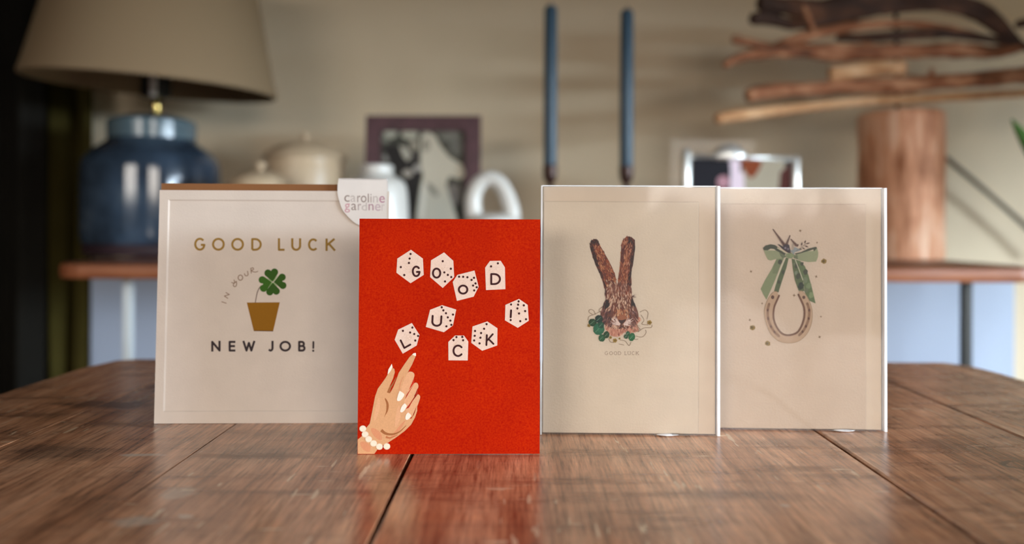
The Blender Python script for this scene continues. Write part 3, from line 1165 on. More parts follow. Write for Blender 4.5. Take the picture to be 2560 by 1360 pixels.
ch_ = lambda x, y: (890 + x / 5.23, 880 + y / 5.23)
clipB = lambda x, y: (max(x, 894.4), min(y, 1134.6))
ink = Ink(cB, OFB, ch_, clip=clipB)
SK, SK2, SK3, BR = (214, 158, 112), (222, 164, 122), (212, 140, 100), (160, 96, 52)
ink.poly([(20, 1335), (20, 1145), (90, 1090), (140, 985), (180, 935), (215, 760), (250, 580), (285, 480), (380, 350), (420, 285), (455, 235), (480, 207), (502, 222), (508, 265), (485, 345),
          (440, 445), (424, 530), (450, 530), (490, 455), (535, 340), (560, 270), (640, 150), (700, 65), (750, 18), (783, 13), (782, 50), (735, 160), (665, 290),
          (690, 420), (760, 560), (800, 700), (800, 770), (770, 860), (720, 950), (640, 1030), (520, 1120), (410, 1190), (340, 1225), (280, 1275), (240, 1335)], SK)
# shaded brush strokes
for a, b, w, c in (((300, 600), (240, 900), 50, SK2), ((470, 620), (440, 900), 60, SK), ((560, 700), (520, 980), 60, SK2), ((200, 1000), (330, 1150), 90, SK3), ((640, 900), (430, 1150), 40, SK3), ((60, 1180), (180, 1300), 100, SK3)):
    ink.stroke([a, ((a[0] + b[0]) / 2 + 10, (a[1] + b[1]) / 2), b], w, c, curve=True, taper=lambda t: 1 - abs(2 * t - 1) ** 2 * 0.85)
RD = (172, 40, 12)
# folded fingers
ink.poly([(600, 560), (590, 480), (640, 340), (680, 268), (718, 256), (752, 272), (764, 305), (745, 370), (700, 470), (650, 560), (620, 590)], SK2, smooth=True)
ink.poly([(630, 640), (660, 560), (720, 450), (765, 405), (798, 405), (816, 440), (800, 500), (740, 610), (690, 700), (650, 730)], SK2, smooth=True)
ink.poly([(650, 770), (700, 690), (760, 590), (800, 555), (828, 562), (838, 600), (800, 710), (735, 830), (690, 860)], SK2, smooth=True)
ink.poly([(765, 410), (722, 470), (660, 560), (640, 620), (668, 575), (722, 480)], RD)
ink.poly([(760, 340), (762, 405), (720, 462), (690, 500), (725, 420)], (196, 42, 8))
ink.poly([(806, 470), (808, 552), (775, 570), (700, 680), (648, 745), (690, 730), (740, 640), (775, 580)], RD)
ink.stroke([(425, 535), (445, 470), (480, 420), (525, 330)], 42, BR, curve=True, taper=lambda t: 1 - 0.85 * t)
ink.poly([(792, 705), (770, 790), (735, 845), (695, 868), (725, 870), (760, 815)], RD)
ink.stroke([(563, 500), (585, 400), (620, 320)], 10, SK3, curve=True)
ink.stroke([(380, 605), (412, 680), (405, 770), (368, 850)], 30, BR, curve=True, taper=lambda t: math.sin(math.pi * min(1, t + 0.1)) * 0.9 + 0.1)
ink.stroke([(330, 1022), (390, 1066), (480, 1075), (570, 1042), (655, 962)], 42, BR, curve=True, taper=lambda t: 1 - 0.85 * t)
ink.stroke([(390, 1110), (450, 1122), (545, 1080)], 30, (186, 110, 68), curve=True, taper=lambda t: 1 - 0.8 * t)
hand = ink.build('printed_hand', rootB, 'print', 'painted hand with pointing finger')
ink = Ink(cB, OFB + 0.00014, ch_, clip=clipB)
NW = (246, 226, 208)
for pl_ in ([(468, 155), (478, 200), (445, 262), (413, 292), (424, 228)], [(783, 12), (784, 50), (768, 50), (735, 36), (752, 16)],
            [(572, 508), (630, 550), (610, 602), (570, 640), (536, 630), (550, 560)], [(637, 670), (664, 702), (645, 747), (605, 788), (578, 776), (600, 710)],
            [(682, 790), (718, 825), (705, 862), (670, 888), (646, 872), (655, 820)]):
    ink.poly(pl_, NW, smooth=len(pl_) > 5)
ink.build('fingernails', hand)
for x, y in ((90, 1003), (120, 1077), (165, 1140), (230, 1195), (306, 1237), (403, 1234)):
    ink = Ink(cB, OFB + 0.00016, ch_, clip=clipB)
    ink.ell((x, y), 45, 42, (232, 206, 178), n=24)
    ink.ell((x + 2, y - 1), 36, 33, (242, 220, 196), n=20)
    ink.build('bracelet_bead', hand)


# ================================================================== cards C and D in clear sleeves
def sleeve_card(bl, br, lean, card_px, env_px, mats, label, glint_px):
    c = Card(bl, br, lean, 0.0)
    lift = 0.0011
    root = empty('greeting_card', c.pt(c.w / 2, 0), label, 'greeting card', 'good luck greeting cards on the table')
    cl, crr, ct = card_px
    el, er, et = env_px
    my = 780
    u0, u1, v1 = c.uv(cl, my)[0], c.uv(crr, my)[0], c.uv((cl + crr) / 2, ct)[1]
    ch = 0.0007
    V = [c.pt(u, v, -0.0008) for u, v in ((u0, lift), (u1, lift), (u1, v1), (u0, v1))] + [c.pt(u, v, 0.0) for u, v in ((u0 + ch, lift), (u1 - ch, lift), (u1 - ch, v1 - ch), (u0 + ch, v1 - ch))]
    mesh_obj('card_front', V, [[3, 2, 1, 0], [4, 5, 6, 7], [0, 1, 5, 4], [1, 2, 6, 5], [2, 3, 7, 6], [3, 0, 4, 7]], mats[0], root)
    mesh_obj('card_back', *c.slab(u0, u1, lift, v1, -0.0014, -0.0009), mats[0], root)
    e0, e1, ev = c.uv(el, my, -0.003)[0], c.uv(er, my, -0.003)[0], c.uv((el + er) / 2, et, -0.003)[1]
    mesh_obj('envelope', *c.slab(e0, e1, lift * 0.5, ev, -0.0024, -0.0016), M['env_cream'], root, label='cream envelope behind the card')
    # clear sleeve: closed thin bag with gently waving faces
    b0, b1, bv = e0 - 0.0012, e1 + 0.0012, ev + 0.0007
    nu, nv = 24, 32
    V, Fc = [], []
    for s, base in ((1, 0.0020), (-1, -0.0050)):
        for j in range(nv + 1):
            for i in range(nu + 1):
                a, b = i / nu, j / nv
                wv = 0.0006 * noise.noise(Vector((a * 2.1 + s * 7, b * 2.6 + br[0] * 0.01, 1.7))) + 0.00008 * noise.noise(Vector((a * 9, b * 9, s)))
                V.append(c.pt(b0 + (b1 - b0) * a, bv * b, max(base + wv, 0.0013) if s > 0 else base + wv))
    st = (nu + 1) * (nv + 1)
    for s in (0, 1):
        for j in range(nv):
            for i in range(nu):
                q = [s * st + j * (nu + 1) + i, s * st + j * (nu + 1) + i + 1, s * st + (j + 1) * (nu + 1) + i + 1, s * st + (j + 1) * (nu + 1) + i]
                Fc.append(q if s == 0 else q[::-1])
    mesh_obj('clear_sleeve', V, Fc, M['cello'], root, smooth=True, label='clear cellophane sleeve')
    # sleeve seams, edge highlight put in as frosty white
    mesh_obj('sleeve_seam', *c.slab(b1 - 0.0006, b1 + 0.0012, 0.0, bv, -0.0042, 0.0018), M['cello_glint'], root, label='sleeve seam whitened for its highlight')
    mesh_obj('sleeve_seam', *c.slab(b0 - 0.0006, b0 + 0.0005, 0.0, bv, -0.0042, 0.0018), M['cello_glint'], root)
    mesh_obj('sleeve_seam', *c.slab(b0, b1, bv - 0.0003, bv + 0.0004, -0.0033, -0.0027), M['cello_glint'], root)
    # bottom pleat bulging forward
    V, Fc = [], []
    nn = 28
    for i in range(nn + 1):
        a = i / nn
        bul = math.exp(-((a - 0.76) / 0.075) ** 2)
        for k in range(6):
            q = k / 5 * math.pi
            V.append(c.pt(b0 + (b1 - b0) * a, 0.0003 + 0.00022 * (1 - math.cos(q)) * (1 + 1.8 * bul), -0.0012 + math.sin(q) * (0.0012 + 0.0045 * bul)))
    for i in range(nn):
        for k in range(5):
            Fc.append([i * 6 + k, (i + 1) * 6 + k, (i + 1) * 6 + k + 1, i * 6 + k + 1])
    mesh_obj('sleeve_pleat', V, Fc, M['cello'], root, smooth=True)
    # whitish lens standing in for the glint on the bottom fold
    fu = c.uv(glint_px, 1085)[0]
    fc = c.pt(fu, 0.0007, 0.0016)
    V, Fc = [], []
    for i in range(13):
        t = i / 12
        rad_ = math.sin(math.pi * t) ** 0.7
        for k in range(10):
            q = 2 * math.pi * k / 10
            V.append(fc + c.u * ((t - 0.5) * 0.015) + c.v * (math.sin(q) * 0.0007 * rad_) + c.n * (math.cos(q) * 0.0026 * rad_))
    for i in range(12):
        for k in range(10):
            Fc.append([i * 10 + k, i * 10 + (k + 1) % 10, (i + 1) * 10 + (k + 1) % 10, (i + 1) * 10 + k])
    mesh_obj('sleeve_glint', V, Fc, M['cello_glint'], root, smooth=True, label='whitish lens for the glint at the foot of the sleeve')
    return c, root


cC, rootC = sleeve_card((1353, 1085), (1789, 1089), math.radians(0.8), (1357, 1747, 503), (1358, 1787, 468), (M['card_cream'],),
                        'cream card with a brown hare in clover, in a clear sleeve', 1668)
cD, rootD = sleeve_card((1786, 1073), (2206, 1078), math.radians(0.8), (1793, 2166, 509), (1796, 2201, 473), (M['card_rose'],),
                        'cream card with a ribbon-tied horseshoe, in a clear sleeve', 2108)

# ---- hare print
OFC = 0.00008
ci = lambda x, y: (1430 + x / 4.0, 560 + y / 4.0)
earL = [(178, 205), (192, 168), (228, 150), (258, 163), (282, 215), (330, 300), (380, 390), (420, 480), (442, 560), (436, 620), (335, 655), (310, 590), (280, 500), (240, 420), (205, 320), (182, 245)]
earR = [(495, 195), (518, 150), (556, 124), (598, 134), (626, 165), (630, 230), (614, 380), (592, 490), (588, 630), (470, 620), (460, 560), (475, 450), (484, 340)]
head = [(330, 640), (385, 615), (440, 602), (480, 590), (540, 600), (592, 632), (598, 700), (618, 775), (642, 830), (662, 890), (664, 950), (645, 1000), (600, 1030), (500, 1050), (400, 1040), (330, 1010), (292, 950), (285, 890), (308, 820), (335, 760), (330, 700)]
chest = [(340, 985), (400, 1010), (500, 1035), (600, 1010), (660, 930), (690, 960), (655, 1000), (665, 1070), (600, 1085), (540, 1075), (470, 1125), (400, 1120), (370, 1090), (330, 1040)]


def inside(pt, poly):
    x, y = pt
    r = False
    j = len(poly) - 1
    for i in range(len(poly)):
        xi, yi = poly[i]
        xj, yj = poly[j]
        if (yi > y) != (yj > y) and x < (xj - xi) * (y - yi) / (yj - yi) + xi:
            r = not r
        j = i
    return r


def rand_in(poly):
    xs, ys = [p[0] for p in poly], [p[1] for p in poly]
    while True:
        q = (random.uniform(min(xs), max(xs)), random.uniform(min(ys), max(ys)))
        if inside(q, poly):
            return q


def tap(t):
    return max(0.15, math.sin(math.pi * (0.12 + 0.85 * t)))


def furs(ink, poly, n, dirf, colf, ln=(22, 46), w=(4, 9)):
    for _ in range(n):
        x, y = rand_in(poly)
        a = dirf(x, y) + random.gauss(0, 0.18)
        l = random.uniform(*ln)
        dx, dy = math.cos(a) * l / 2, math.sin(a) * l / 2
        ink.stroke([(x - dx, y - dy), (x + random.uniform(-3, 3), y), (x + dx, y + dy)], random.uniform(*w), colf(x, y), taper=tap)


def jitc(c, s=14):
    d = random.randint(-s, s)
    return tuple(max(0, min(255, v + d)) for v in c)


DKB, RST, TAN, CRM, PKC, MAR = (50, 32, 28), (132, 62, 36), (184, 118, 78), (214, 180, 150), (206, 156, 134), (92, 44, 36)
ink = Ink(cC, OFC, ci, step=1.2e-6)
ink.poly(earL, (104, 52, 36), smooth=True)


def colEL(x, y):
    # distance from the left outline along the ear
    xl = 180 + max(0, y - 230) * 0.34
    d = x - xl
    if y < 205 or (y < 300 and d < 28) or d < 30:
        return jitc(DKB, 8)
    if y > 560 and d > 40:
        return jitc(random.choice([CRM, TAN, MAR]), 12)
    return jitc(random.choice([RST, RST, (160, 84, 50), TAN, MAR, (196, 134, 92)]), 16)


furs(ink, earL, 420, lambda x, y: math.radians(64), colEL, (20, 46), (6, 11))
hare = ink.build('hare_ear', rootC, 'print', 'left printed hare ear')
ink = Ink(cC, OFC, ci, step=1.2e-6)
ink.poly(earR, (108, 56, 40), smooth=True)


def colER(x, y):
    xr = 630 - max(0, y - 230) * 0.13
    d = xr - x
    if (y < 190 and x > 560) or d < 30:
        return jitc(DKB, 8)
    if 490 < x < 520 and 230 < y < 390:
        return jitc(MAR, 10)
    return jitc(random.choice([RST, RST, TAN, (160, 90, 58), (196, 138, 104), (176, 112, 86), MAR]), 16)


furs(ink, earR, 420, lambda x, y: math.radians(97), colER, (20, 46), (6, 11))
ink.build('hare_ear', rootC, 'print', 'right printed hare ear')

ink = Ink(cC, OFC + 0.00009, ci, step=1.2e-6)
ink.poly(chest, (200, 142, 118), smooth=True)
furs(ink, chest, 160, lambda x, y: math.radians(90 + (500 - x) * 0.18), lambda x, y: jitc(random.choice([(214, 152, 128), (196, 128, 106), (222, 178, 150), (150, 90, 76)]), 12), (20, 44), (5, 10))
ink.poly(head, (112, 66, 52), smooth=True)


def dirH(x, y):
    return math.radians(90 + (500 - x) * 0.14)


def colH(x, y):
    # eyes at the sides, pale cheeks, tan bridge, dark cheek pads
    if (x < 372 and 750 < y < 850) or (x > 588 and 740 < y < 830):
        return jitc((46, 34, 30), 8)
    if x < 345 and y < 750:
        return jitc((62, 42, 38), 8)
    if 352 < x < 430 and 745 < y < 870 and (x - 352) < (y - 745) * 0.55 + 22:
        return jitc(random.choice([CRM, (226, 192, 168), PKC]), 8)
    if y > 860 and (x < 395 or x > 570):
        return jitc(random.choice([(72, 44, 42), (58, 38, 38), (104, 66, 62), (150, 106, 98)]), 10)
    if 430 < x < 570 and 860 < y < 940:
        return jitc(random.choice([TAN, (204, 146, 104), (214, 170, 130), (186, 112, 74)]), 8)
    if y < 700:
        return jitc(random.choice([(120, 72, 58), (160, 112, 92), (192, 152, 130), (96, 56, 46), RST]), 12)
    return jitc(random.choice([(120, 62, 40), (176, 122, 94), (214, 176, 150), (92, 48, 36), (226, 192, 166), (206, 166, 138)]), 12)


furs(ink, head, 800, dirH, colH, (24, 54), (6, 12))
ink.build('hare_head', rootC, 'print', 'printed brown hare face')
ink = Ink(cC, OFC + 0.00018, ci, step=1.5e-6)
for s in (-1, 1):
    ex = 345 if s < 0 else 606
    ink.poly([(ex - 22, 850), (ex - 8, 790), (ex + 6, 752), (ex + 20, 790), (ex + 22, 830)] if s < 0 else [(ex - 12, 815), (ex - 14, 770), (ex - 2, 742), (ex + 10, 780), (ex + 14, 815)], (40, 32, 28), smooth=True)
# muzzle
for s in (-1, 1):
    for i in range(24):
        t = i / 23
        x0, y0 = 500 + s * (16 + 30 * random.random()), 985 + 25 * random.random()
        a = math.radians(random.uniform(-72, 8))
        l = random.uniform(40, 95)
        ink.stroke([(x0, y0), (x0 + s * math.cos(a) * l * 0.5, y0 + math.sin(a) * l * 0.5 + 4), (x0 + s * math.cos(a) * l, y0 + math.sin(a) * l)], 15, jitc((230, 206, 196), 8), taper=lambda t: 1 - 0.85 * t)
ink.poly([(452, 925), (500, 905), (550, 925), (545, 960), (520, 990), (496, 1002), (474, 985), (455, 955)], (158, 98, 68), smooth=True)
ink.poly([(462, 955), (500, 962), (540, 952), (520, 985), (496, 1000), (474, 982)], (66, 42, 38), smooth=True)
ink.stroke([(497, 998), (498, 1025)], 7, (58, 36, 34))
ink.stroke([(470, 1042), (498, 1026), (530, 1042)], 8, (70, 42, 40))
for _ in range(16):
    s = random.choice((-1, 1))
    y0 = random.uniform(960, 1010)
    ink.stroke([(500 + s * 60, y0), (500 + s * 120, y0 + 18), (500 + s * random.uniform(150, 190), y0 + random.uniform(20, 60))], 3, (150, 110, 96), curve=True, taper=lambda t: 1 - 0.7 * t)
for _ in range(12):
    a = math.radians(random.uniform(-55, 40))
    ink.stroke([(600, 725), (600 + math.cos(a) * random.uniform(20, 55), 725 + math.sin(a) * 40)], 4, (96, 66, 56), taper=lambda t: 1 - 0.8 * t)
ink.build('hare_features', rootC, 'print', 'printed eyes, nose and pale muzzle of the hare')

ink = Ink(cC, OFC + 0.00029, ci)
wire = (140, 116, 92)
for pts in ([(205, 905), (170, 880), (180, 855), (215, 865), (235, 905)], [(160, 960), (170, 925), (220, 905), (290, 870)], [(300, 830), (270, 860), (290, 890)],
            [(680, 880), (730, 860), (760, 890), (750, 950)], [(690, 910), (720, 960), (700, 1000), (760, 1010)], [(660, 1080), (720, 1040), (790, 1035), (800, 1010)],
            [(640, 1120), (700, 1130), (740, 1090), (735, 1060)], [(480, 1160), (530, 1170), (570, 1215), (590, 1180)], [(600, 1140), (640, 1155), (660, 1150)], [(370, 1150), (385, 1180), (420, 1185)],
            [(470, 1200), (520, 1210)], [(640, 1000), (680, 1060), (640, 1070), (590, 1030)]):
    ink.stroke(pts, 5, wire, curve=True)
ink.build('trailing_tendrils', rootC, 'print', 'fine curling tendrils')


def leafgroup(name, blobs, lab):
    ink = Ink(cC, OFC + 0.00035, ci)
    for x, y, rx, ry, a, c in blobs:
        ink.ell((x, y), rx, ry, c, math.radians(a), 22, 0.05)
        ink.ell((x + rx * 0.15, y - ry * 0.1), rx * 0.6, ry * 0.55, tuple(min(255, v + 10) for v in c), math.radians(a), 16, 0.12)
        ink.stroke([(x - rx * 0.6, y + ry * 0.5), (x + rx * 0.5, y - ry * 0.5)], 4, (120, 160, 128), taper=lambda t: 1 - 0.6 * t)
    ink.build(name, rootC, 'print', lab)


G1, G2, G3 = (20, 72, 50), (34, 102, 70), (28, 62, 32)
leafgroup('clover_leaf', [(205, 985, 40, 38, 20, G3), (270, 950, 40, 40, 0, (20, 48, 40)), (268, 1050, 56, 60, 10, G2), (290, 1010, 30, 34, 0, G1)], 'large green clover leaves beside the hare')
leafgroup('clover_leaf', [(298, 1140, 34, 36, 0, (32, 84, 50)), (345, 1108, 30, 36, 10, G3)], 'small green clover leaves below the hare')
leafgroup('clover_leaf', [(540, 1125, 22, 24, 0, (34, 72, 44)), (560, 1095, 20, 24, 0, (34, 80, 50)), (598, 1130, 32, 42, 15, (24, 96, 52))], 'small green clover leaves at the right under the hare')
ink = Ink(cC, OFC + 0.00033, ci)
for x, y, r in ((170, 1015, 16), (775, 985, 22), (430, 1165, 20), (385, 1135, 14), (475, 1145, 10)):
    for k in range(5):
        ink.ell((x + math.cos(k * 1.26) * r * 0.55, y + math.sin(k * 1.26) * r * 0.55), r * 0.55, r * 0.55, jitc((152, 122, 48), 12), n=10)
    ink.ell((x, y), r * 0.45, r * 0.45, (104, 84, 30), n=10)
ink.build('gold_blossoms', rootC, 'print', 'tiny gold blossoms')
ink = Ink(cC, OFC, ci)
SG = (160, 140, 124)
for ch, x0, x1 in (('G', 327, 362), ('O', 372, 408), ('O', 418, 452), ('D', 460, 492), ('L', 526, 548), ('U', 556, 588), ('C', 598, 628), ('K', 638, 670)):
    letter(ink, ch, x0, 1274, x1, 1310, 5, SG)
    if ch in 'LUKD':
        for xx in ((x0, x0 + 12), (x1 - 12, x1)) if ch in 'UK' else ((x0 - 2, x0 + 9),):
            ink.stroke([(xx[0], 1276), (xx[1], 1276)], 3, SG)
            if ch != 'U':
                ink.stroke([(xx[0], 1308), (xx[1], 1308)], 3, SG)
ink.build('small_lettering', rootC, 'print', 'small grey capital lettering')

# ---- horseshoe print
OFD = 0.00008
cb = lambda x, y: (1840 + x / 8.0, 550 + y / 8.0)
cs = lambda x, y: (1840 + x / 7.158, 700 + y / 7.158)
GL, GM, GD = (146, 150, 116), (106, 112, 84), (72, 74, 56)
ink = Ink(cD, OFD)
ink.poly([(1941, 648), (1960, 645), (1950, 668), (1937.8, 700), (1927, 725), (1916, 749.6), (1908, 736), (1901.5, 722.4), (1912.6, 700), (1927.5, 675)], (130, 138, 102))
ink.poly([(1941, 648), (1960, 645), (1950, 668), (1944, 684), (1931, 684), (1933, 665)], (118, 126, 92))
ink.poly([(1965, 643.8), (1971.5, 646), (1966, 670), (1956, 700), (1946, 731.4), (1935, 728), (1942.7, 700), (1952, 676)], (88, 98, 66))
ink.stroke([(1962.5, 647), (1950, 676), (1937, 716)], 2.2, (204, 198, 170), curve=True)
ink.poly([(1978.8, 646), (1988.5, 648.8), (1998, 672), (2007.5, 700), (2011, 728), (1996.5, 727), (1986.7, 700), (1982, 672)], (92, 102, 68))
ink.poly([(1988.8, 648.8), (2001, 652.5), (2012.5, 666), (2021, 687.5), (2030, 720), (2039, 758.7), (2023, 751.7), (2011.8, 730.7), (2008.8, 706), (1998, 672)], (98, 112, 74))
for x, y, r, c in ((1992, 665, 5, GD), (1996, 690, 6, GD), (2002, 715, 7, (52, 58, 44)), (2014, 680, 6, GD), (2013, 700, 6, (112, 122, 92)), (2022, 715, 6, (118, 132, 94)), (2028, 738, 6, (128, 142, 100)), (2005, 660, 4, GD), (1950, 655, 5, GD), (1958, 680, 4, GD), (1947, 705, 4, GD), (2016, 726, 5, GM), (1990, 682, 4, (120, 128, 104)), (1985, 660, 3, GM)):
    ink.ell((x, y), r, r * 1.3, c, 0.3, 12, 0.15)
ink.stroke([(1988.3, 650), (1998, 675), (2007, 700)], 2.0, (196, 190, 162), curve=True)
ink.build('ribbon_tails', rootD, 'print', 'printed green ribbon tails')
ink = Ink(cD, OFD + 0.00010, cb)
ink.poly([(548, 590), (620, 606), (790, 612), (900, 640), (970, 690), (1010, 735), (940, 770), (800, 782), (690, 812), (640, 792), (600, 720)], GL)
ink.poly([(860, 640), (960, 680), (1005, 735), (930, 768), (890, 720)], GM)
ink.poly([(538, 560), (590, 510), (690, 484), (780, 500), (850, 550), (1005, 670), (970, 702), (880, 650), (800, 612), (760, 580), (690, 572), (640, 606), (555, 604)], GD)
ink.poly([(640, 600), (690, 578), (760, 584), (792, 606), (720, 610)], (204, 188, 162))
ink.poly([(1200, 690), (1400, 618), (1560, 610), (1620, 556), (1646, 650), (1640, 740), (1602, 832), (1450, 842), (1300, 815), (1150, 760)], GL)
ink.poly([(1160, 700), (1230, 700), (1240, 790), (1150, 762)], GM)
ink.poly([(1170, 672), (1300, 640), (1450, 570), (1600, 534), (1622, 560), (1562, 626), (1545, 592), (1430, 625), (1200, 692)], GD)
ink.poly([(1440, 626), (1545, 590), (1552, 606), (1530, 620)], (204, 188, 162))
ink.stroke([(830, 560), (920, 610), (1010, 668)], 20, (200, 190, 160))
ink.poly([(1005, 668), (1100, 664), (1162, 690), (1145, 742), (1100, 770), (1040, 762), (996, 722)], (132, 142, 104), smooth=True)
ink.stroke([(1060, 680), (1055, 755)], 6, GM)
ink.build('ribbon_bow', rootD, 'print', 'printed sage green bow')
ink = Ink(cD, OFD + 0.00018, cb)
SPR = (84, 58, 48)
for st, en, nb, wd in (((980, 520), (740, 185), 26, 26), ((1000, 520), (1080, 310), 14, 22), ((1225, 530), (1100, 385), 12, 24)):
    ink.stroke([st, en], 16, SPR)
    for i in range(nb):
        t = i / nb
        x, y = st[0] + (en[0] - st[0]) * t, st[1] + (en[1] - st[1]) * t
        s = -1 if i % 2 else 1
        a = math.atan2(en[1] - st[1], en[0] - st[0]) + s * 0.75
        l = wd * 2.0 * (1 - t * 0.6)
        ink.stroke([(x, y), (x + math.cos(a) * l, y + math.sin(a) * l)], 26 * (1 - t * 0.5), jitc((98, 66, 54), 14), taper=lambda t: 1 - 0.6 * t)
ink.poly([(830, 480), (870, 490), (960, 545), (1060, 620), (1110, 665), (1040, 655), (930, 580)], (58, 48, 48))
ink.poly([(940, 500), (1050, 490), (1075, 560), (1090, 640), (1010, 600), (950, 560)], (62, 50, 56), smooth=True)
ink.ell((985, 560), 22, 22, (130, 118, 128))
ink.ell((1040, 580), 20, 20, (124, 112, 122))
ink.poly([(1085, 610), (1150, 590), (1170, 540), (1220, 560), (1290, 600), (1230, 630), (1170, 650), (1160, 690), (1125, 660)], (142, 148, 148), smooth=True)
fst, fen = (1200, 620), (1400, 470)
ink.stroke([fst, (1300, 550), fen], 6, SPR, curve=True)
for a, b in (((1310, 520), (1320, 440)), ((1370, 470), (1395, 402)), ((1390, 480), (1480, 455)), ((1370, 510), (1450, 545)), ((1320, 545), (1380, 590)), ((1260, 580), (1320, 585)), ((1240, 520), (1238, 480))):
    ink.stroke([a, ((a[0] + b[0]) / 2, (a[1] + b[1]) / 2), b], 28, SPR, taper=lambda t: max(0.1, math.sin(math.pi * t)))
for a, b in (((1125, 480), (1120, 590)), ((1145, 490), (1148, 590))):
    ink.stroke([a, b], 10, (170, 156, 140))
ink.build('berry_sprig', rootD, 'print', 'printed dried sprig with berries')
ink = Ink(cD, OFD + 0.00014, cs)
outer = [(735, 212), (700, 203), (640, 240), (560, 370), (515, 500), (508, 620), (540, 780), (600, 930), (680, 1030), (780, 1100), (930, 1130), (1080, 1110), (1200, 1040), (1290, 930), (1350, 780), (1367, 620), (1350, 480), (1290, 330), (1230, 240), (1170, 193), (1125, 210)]
inner = [(1118, 262), (1170, 370), (1215, 480), (1227, 600), (1210, 720), (1160, 850), (1080, 950), (940, 988), (830, 962), (740, 862), (685, 740), (668, 620), (685, 480), (730, 370), (770, 280)]
og = [p[:2] for p in smooth_prof(outer, 4)]
ig = [p[:2] for p in smooth_prof(inner, 5)]
m_ = 60


def resample(p, n):
    d = [0]
    for i in range(1, len(p)):
        d.append(d[-1] + math.hypot(p[i][0] - p[i - 1][0], p[i][1] - p[i - 1][1]))
    out = []
    j = 0
    for k in range(n + 1):
        t = d[-1] * k / n
        while j < len(d) - 2 and d[j + 1] < t:
            j += 1
        f = (t - d[j]) / ((d[j + 1] - d[j]) or 1)
        out.append((p[j][0] + (p[j + 1][0] - p[j][0]) * f, p[j][1] + (p[j + 1][1] - p[j][1]) * f))
    return out


oo, ii = resample(og, m_), resample(ig[::-1], m_)
HS = (186, 156, 128)
for k in range(m_):
    ink.poly([oo[k], oo[k + 1], ii[k + 1], ii[k]], HS)
    ink.i -= 1
ink.i += 1
ink.stroke(ii, 34, (112, 78, 58))
ink.i += 1
ink.stroke(oo, 10, (158, 132, 104))
for g in ([(592, 430), (568, 540), (575, 690), (625, 830), (690, 930), (765, 1000)], [(1275, 420), (1310, 540), (1300, 690), (1250, 830), (1190, 925), (1130, 985)]):
    ink.stroke(g, 46, (142, 108, 82), curve=True)
    for q in g[1:-1]:
        ink.ell(q, 20, 26, (98, 64, 48), n=12)
ink.ell((655, 308), 30, 34, (92, 62, 46))
ink.ell((1213, 310), 28, 30, (92, 62, 46))
ink.build('printed_horseshoe', rootD, 'print', 'printed tan horseshoe')
ink = Ink(cD, OFD)
ST = (118, 92, 62)
stars = [cb(*q) + (r,) for *q, r in ((1285, 215, 5), (1622, 452, 3.6), (300, 1030, 4.6), (1605, 1132, 5))] + [cs(*q) + (r,) for *q, r in ((1040, 275, 5), (468, 420, 3.6), (247, 715, 4.6), (1520, 655, 3.6), (1495, 1020, 5))]
for x, y, r in stars:
    rot = random.uniform(-0.4, 0.4)
    ink = Ink(cD, OFD)
    ink.poly([(x + math.cos(rot + k * math.pi / 4) * (r if k % 2 == 0 else r * 0.3), y + math.sin(rot + k * math.pi / 4) * (r if k % 2 == 0 else r * 0.3)) for k in range(8)], ST)
    ink.build('gold_star', rootD, 'print')
for x, y in (cb(1760, 825), cs(295, 850), cs(565, 1135)):
    ink = Ink(cD, OFD)
    ink.ell((x, y), 7, 6.4, (138, 112, 52), n=14, jit=0.15)
    ink.ell((x - 1, y), 3.6, 3.4, (96, 76, 30), n=10, jit=0.1)
    ink.build('gold_dot', rootD, 'print')

# ================================================================== things on the console
def at(px, py, Y):
    return P(px, py, Y)


# ---- table lamp
YLm = 1.56
def rz(pxr, Y):           # pixels -> metres at depth
    return pxr * Y / F
lc = at(380, 600, YLm)
lb_ = Vector((lc.x, YLm, zs))
lamp = empty('table_lamp', lb_, 'table lamp with blue glazed jar base and wide linen shade', 'lamp')
zz = lambda py: at(380, py, YLm).z - zs
prof = [(0.0, zz(609)), (rz(156, YLm), zz(609)), (rz(161, YLm), zz(590)), (rz(162, YLm), zz(500)), (rz(161, YLm), zz(430)), (rz(157, YLm), zz(405)), (rz(143, YLm), zz(385)), (rz(118, YLm), zz(366)), (rz(104, YLm), zz(355)), (rz(100, YLm), zz(350))]
pr2 = prof[:2] + smooth_prof(prof[1:], 5)[1:]
mesh_obj('jar_body', *lathe_vf(lb_, pr2, 64), M['glaze'], lamp, smooth=True)
mesh_obj('jar_foot', *lathe_vf(lb_, [(rz(150, YLm), 0), (rz(155, YLm), 0.004), (rz(157, YLm), zz(609)), (0.0, zz(609))], 64), M['glaze_foot'], lamp, smooth=True, label='dark unglazed foot of the jar')
mesh_obj('jar_collar', *lathe_vf(lb_, [(rz(98, YLm), zz(352)), (rz(103, YLm), zz(350)), (rz(104, YLm), zz(310)), (rz(100, YLm), zz(304)), (rz(90, YLm), zz(303)), (0.0, zz(303))], 64), M['glaze_rim'], lamp, smooth=False, label='grey blue collar of the jar')
mesh_obj('cap', *lathe_vf(lb_, smooth_prof([(rz(96, YLm), zz(303)), (rz(80, YLm), zz(296)), (rz(45, YLm), zz(289)), (rz(8, YLm), zz(285)), (0.0, zz(285))], 4), 48), M['black_pl'], lamp, smooth=True)
sx = Vector((lb_.x + rz(10, YLm), YLm, zs))
mesh_obj('stem', *lathe_vf(sx, smooth_prof([(rz(8, YLm), zz(288)), (rz(10, YLm), zz(276)), (rz(11, YLm), zz(262)), (rz(8, YLm), zz(248)), (rz(7, YLm), zz(230)), (0.0, zz(230))], 4), 24), M['brass'], lamp, smooth=True, label='brass stem')
